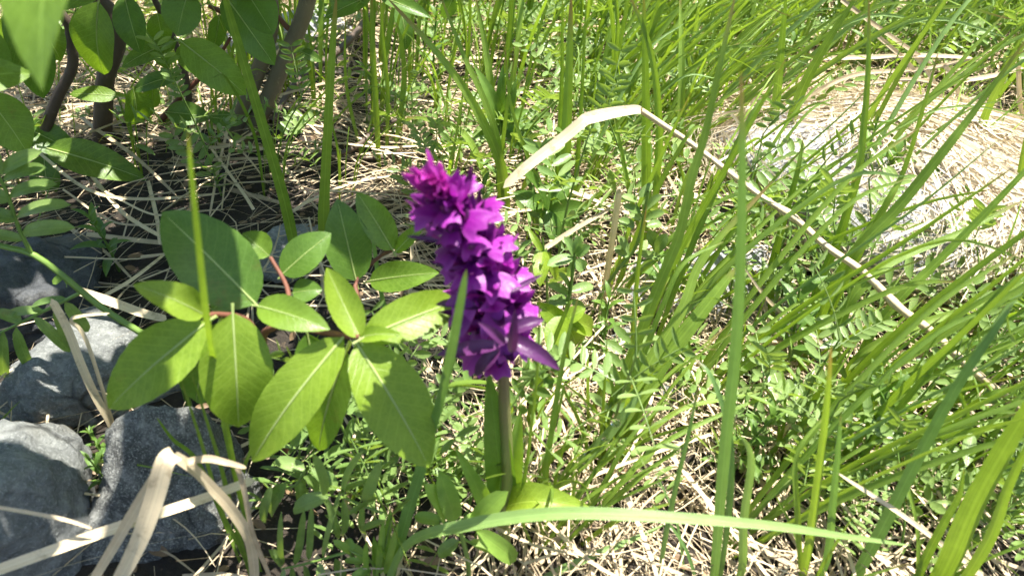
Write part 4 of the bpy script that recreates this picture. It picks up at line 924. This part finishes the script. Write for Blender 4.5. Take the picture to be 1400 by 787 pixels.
vetch('vetch with a row of upright folded leaflets beside the folded straw', ground(500, 800), [(490, 775), (477, 753)], [
    ([(477, 753), (440, 764), (410, 772), (384, 777)], [((387, 773), (383, 704), 9), ((403, 772), (416, 700), 11), ((422, 766), (426, 694), 10), ((441, 762), (465, 670), 8), ((386, 772), (370, 752), 15), ((400, 774), (405, 800), 10), ((415, 772), (420, 800), 10), ((436, 768), (440, 800), 13), ((458, 762), (470, 798), 15), ((388, 777), (384, 800), 8)], 'vetch'),
    ([(523, 701), (495, 690), (470, 680), (446, 676)], [((444, 677), (431, 622), 16), ((470, 682), (492, 616), 16), ((498, 688), (520, 632), 17), ((450, 679), (398, 697), 26), ((468, 682), (470, 735), 13), ((497, 690), (499, 735), 12), ((446, 678), (465, 740), 11)], 'vetch', .004),
    ([(420, 640), (400, 665), (370, 660), (350, 655)], [((418, 642), (375, 628), 20), ((405, 656), (412, 690), 18), ((392, 660), (365, 705), 24), ((372, 662), (358, 718), 14), ((425, 640), (462, 668), 22), ((415, 650), (450, 690), 20)], 'vetch', .012)], yv, r=.0012)
vetch('bright young vetch shoot with bunched unopened leaflets', ground(520, 812), [(515, 780), (522, 755)], [
    ([(515, 780), (505, 765), (478, 752)], [((505, 770), (478, 742), 14), ((500, 768), (470, 765), 10), ((508, 775), (480, 790), 14), ((480, 755), (456, 738), 12), ((482, 752), (475, 735), 12)], 'vetch_young'),
    ([(520, 780), (528, 740), (536, 705)], [((516, 785), (524, 715), 10), ((520, 785), (534, 700), 12), ((526, 785), (543, 720), 10), ((512, 788), (512, 735), 10), ((530, 785), (520, 745), 12), ((505, 788), (500, 742), 10), ((534, 770), (546, 735), 9)], 'vetch_young')], ground(520, 812).y, r=.0012)
vetch('vetch shoot with blunt oval leaflets at the foot of the orchid', ground(640, 800), [(640, 770), (632, 735), (624, 716)], [
    ([(600, 712), (624, 716), (652, 724)], [((622, 712), (602, 646), 30), ((608, 714), (584, 662), 30), ((646, 722), (692, 672), 32), ((650, 724), (709, 768), 28), ((630, 716), (668, 700), 16), ((604, 712), (566, 705), 18)], 'vetch_young'),
    ([(632, 735), (650, 745)], [((640, 740), (690, 760), 18), ((628, 738), (598, 760), 20)], 'vetch')], ground(640, 800).y-0.004, r=.0012)
vetch('pale vetch with grey-green leaflets above the round-leaved seedling', ground(800, 505), [(775, 440), (780, 395), (786, 350)], [
    ([(786, 350), (780, 340)], [((784, 352), (748, 362), 18), ((785, 350), (772, 324), 14), ((787, 348), (806, 336), 16), ((786, 355), (800, 368), 18), ((785, 352), (777, 380), 10), ((790, 346), (790, 322), 13)], 'palegrass'),
    ([(778, 400), (770, 420)], [((778, 402), (750, 388), 14), ((776, 410), (750, 415), 20), ((780, 398), (812, 390), 16), ((780, 410), (800, 425), 14), ((778, 395), (765, 372), 12)], 'vetch')], ground(800, 505).y)
vetch('slender vetch leaning towards the flat pale stone', ground(800, 450), [(820, 405), (845, 368), (868, 340), (880, 300), (886, 262)], [
    ([(845, 366), (880, 356), (910, 348)], [((860, 350), (840, 338), 16), ((868, 345), (905, 352), 12), ((895, 344), (912, 320), 18), ((940, 340), (950, 306), 16), ((858, 345), (845, 322), 14)], 'vetch'),
    ([(880, 300), (872, 285), (868, 268)], [((878, 300), (860, 292), 12), ((876, 290), (852, 280), 12), ((880, 288), (905, 266), 13), ((882, 300), (908, 290), 14), ((872, 275), (850, 268), 12), ((874, 270), (892, 250), 12), ((884, 310), (905, 305), 14), ((868, 310), (846, 300), 14), ((886, 315), (898, 335), 18)], 'vetch')], ground(810, 445).y)

# ---- the orchid
random.seed(66)
OR = ground(690, 752); OR.z = -0.003
orchid = empty('orchid', OR, 'purple marsh orchid with a dense leaning flower spike', 'flower')
def oy(px, py, d=0.0): return at_y(px, py, YO+d)
axis_px = [(690, 700), (694, 640), (690, 560), (686, 482), (676, 425), (660, 370), (640, 322), (616, 284), (598, 258)]
AX = [OR]+[oy(a, b, -.004*max(0, i-3)) for i, (a, b) in enumerate(axis_px)]
low = spline(AX, 60)
tube('stem', [tuple(p) for p in low[::4]], [.0030, .0027, .0023, .0021, .0018, .0011], 'orchid_stem', orchid, OR, 44, 10)
def orchid_leaf(b, t, w, y0, y1, mat, bend=.1, cup=.6, td=.1, name='leaf'):
    B = oy(b[0], b[1], y0); T = oy(t[0], t[1], y1); p = B.lerp(T, .5)
    v, f, uv, _ = leaf_geo(B, T, w*pxm(p), face_dir(p, .8, .4, .05), bend, cup, td, .02, .1, 17, 9, a=.5, b=.8)
    link(name, mesh_of(name, v-np.array(OR), f, mat, uv), orchid)
orchid_leaf((692, 692), (800, 690), 52, -.002, -.012, 'willow_young', .28, .5, .22)
orchid_leaf((690, 700), (668, 505), 46, .006, .004, 'herb', .05, .6, .0)
orchid_leaf((692, 700), (712, 560), 34, .003, .006, 'vetch_young', .05, .6, .0)
orchid_leaf((672, 715), (626, 615), 26, -.003, -.010, 'vetch_young', .08, .5, .05)

def petal(B, T, w, nrm, mat, name, bend=.1, cup=.4, td=0.0, a=.6, b=.75, tw=0.0, n=11, m=7):
    v, f, uv, _ = leaf_geo(B, T, w, nrm, bend, cup, td, .03, tw, n, m, a=a, b=b)
    return name, mesh_of(name, v, f, mat, uv)
def lip_mesh(s):                                 # broad three-lobed lip with frilled rim
    n, m = 7, 11; v = np.zeros((n, m, 3)); uv = np.zeros((n, m, 2))
    for i in range(n):
        t = i/(n-1)
        for j in range(m):
            u = -1+2*j/(m-1); lob = 1+0.10*math.cos(u*math.pi*2.0)*t; w = (0.25+0.75*math.sin(min(1, t*1.15)*math.pi/2))
            x = u*w*0.0052*s; y = t*0.0078*s*lob*(1-.25*u*u); z = -0.35*y-26*y*y-0.0022*s*abs(u)**1.8*t+0.0004*math.sin(j*2.1+i)*t
            v[i, j] = (x, y, z); uv[i, j] = (j/(m-1), t*.9)
    return v.reshape(-1, 3), grid_faces(n, m), uv.reshape(-1, 2)
def flower_proto(seed, bud=False):
    random.seed(seed); parts = []; pm = 'petal_pink' if bud else 'petal'; c = V3(0, .0052, .0022); s = U(.92, 1.1)
    v, f, uv = tube_geo([(0, 0, 0), (0, .003, .0012), tuple(c)], [.0012, .0017, .0013], 7, 7); parts.append(('ovary', mesh_of('ovary', v, f, 'bract', uv)))
    sp = 0.7 if bud else 1.0
    for sg in (-1, 1):
        T = c+V3(sg*.0085*sp*U(.8, 1.15), .0060*U(.2, 1.6), .0100*U(.6, 1.4))*s
        parts.append(petal(c, T, .0046*s, V3(sg*.1, 1, -.3), pm if bud else random.choice(['petal', 'petal', 'petal_dark']), 'sepal', -.12, .55, U(-.1, .15), .55, .7, sg*U(0, .4)))
        T = c+V3(sg*.0030*U(.8, 1.3), .0060, .0068*U(.8, 1.1))*s
        parts.append(petal(c, T, .0040*s, V3(sg*-1, .3, .6), pm, 'petal', .18, .5, .1, .6, .6))
    T = c+V3(U(-.001, .001), .0052, .0108*U(.85, 1.2))*s
    parts.append(petal(c, T, .0052*s, V3(0, -.7, 1), pm, 'hood', .22, .6, .12, .6, .65))
    if not bud:
        v, f, uv = lip_mesh(s); v = v+np.array(c)+np.array([0, .0005, -.0005]); parts.append(('lip', mesh_of('lip', v, f, 'lip' if seed % 3 else 'petal', uv)))
        v, f, uv = tube_geo([tuple(c), (0, .004, -.002), (0, .0005, -.0075)], [.0014, .0013, .0006], 7, 6); parts.append(('spur', mesh_of('spur', v, f, 'petal_dark', uv)))
    Bt = V3(U(-.002, .002), .0150*U(.85, 1.25), U(-.003, .003))
    parts.append(petal(V3(0, .001, -.0015), Bt, .0048, V3(0, -.2, 1), 'bract', 'bract', -.08, .6, -.12, .4, .9, 0, 9, 5))
    return parts
FP = [flower_proto(700+i) for i in range(7)]; BP = [flower_proto(800+i, True) for i in range(3)]
random.seed(67)
spike = spline(AX[4:], 200); tg = nrmz(np.gradient(spike, axis=0))
NF = 44
for i in range(NF):
    s = ((i+0.4)/NF)**1.2; k = int(s*199); p = Vector(spike[k]); t = Vector(tg[k])
    a = i*2.39996+U(-.15, .15)
    e1 = t.cross(V3(0, 1, 0)).normalized(); e2 = e1.cross(t)
    out = (e1*math.cos(a)+e2*math.sin(a)); el = -0.10+1.05*s**1.3+U(-.18, .18)
    D = (out*math.cos(el)+t*math.sin(el)).normalized(); Z = (t-D*t.dot(D)).normalized(); X = D.cross(Z)
    sc = (1.12-0.34*s**2.0)*U(.85, 1.12)*(0.92 if s < .08 else 1)
    mt = Matrix(((X.x, D.x, Z.x, p.x-OR.x), (X.y, D.y, Z.y, p.y-OR.y), (X.z, D.z, Z.z, p.z-OR.z), (0, 0, 0, 1))) @ Matrix.Scale(sc, 4)
    parts = BP[i % 3] if s > .82 else FP[i % 7]
    fl = bpy.data.objects.new('flower', None); COL.objects.link(fl); fl.parent = orchid; fl.matrix_local = mt; fl.empty_display_size = .005
    for nm, me in parts:
        if nm == 'bract' and s > .8: continue
        link(nm, me, fl)
for b, t, w, y0, y1, bd in [((688, 460), (768, 505), 26, -.014, -.018, .12), ((686, 472), (594, 484), 23, -.012, -.010, .05), ((668, 420), (592, 414), 18, -.008, .004, .05), ((684, 478), (648, 514), 22, -.012, -.014, .1), ((698, 452), (744, 436), 22, -.008, -.004, .08), ((694, 400), (742, 374), 10, -.004, .002, -.05), ((688, 425), (706, 356), 20, .010, .014, .0), ((700, 482), (704, 425), 16, -.018, -.020, .05), ((600, 330), (556, 322), 9, -.01, -.01, .0), ((690, 470), (655, 440), 16, -.020, -.022, .05)]:
    orchid_leaf(b, t, w, y0-.012, y1-.012, 'bract', bd, .55, .06, 'bract')

# ---- dew on the wet blade
dew, n, l = new_mat('dew'); o_ = n.new('ShaderNodeOutputMaterial'); p_ = n.new('ShaderNodeBsdfPrincipled')
p_.inputs['Transmission Weight'].default_value = 1.0; p_.inputs['Roughness'].default_value = 0.02; p_.inputs['IOR'].default_value = 1.33; l.new(p_.outputs[0], o_.inputs[0])
for a, b, r_ in ((842, 578, 7), (803, 619, 5), (826, 600, 3)):
    c_ = at_y(a, b, ground(748, 680).y+0.003); v, f = ico(3); q = r_*pxm(c_)
    me = mesh_of('dew_drop', v*np.array([q, q*.7, q])*(1+.06*np.sin(v[:, :1]*3)), f, dew)
    tag(link('dew_drop', me, None, c_), 'clear dew drop on the wet pale grass blade', 'water drop', 'dew drops on the wet blade')
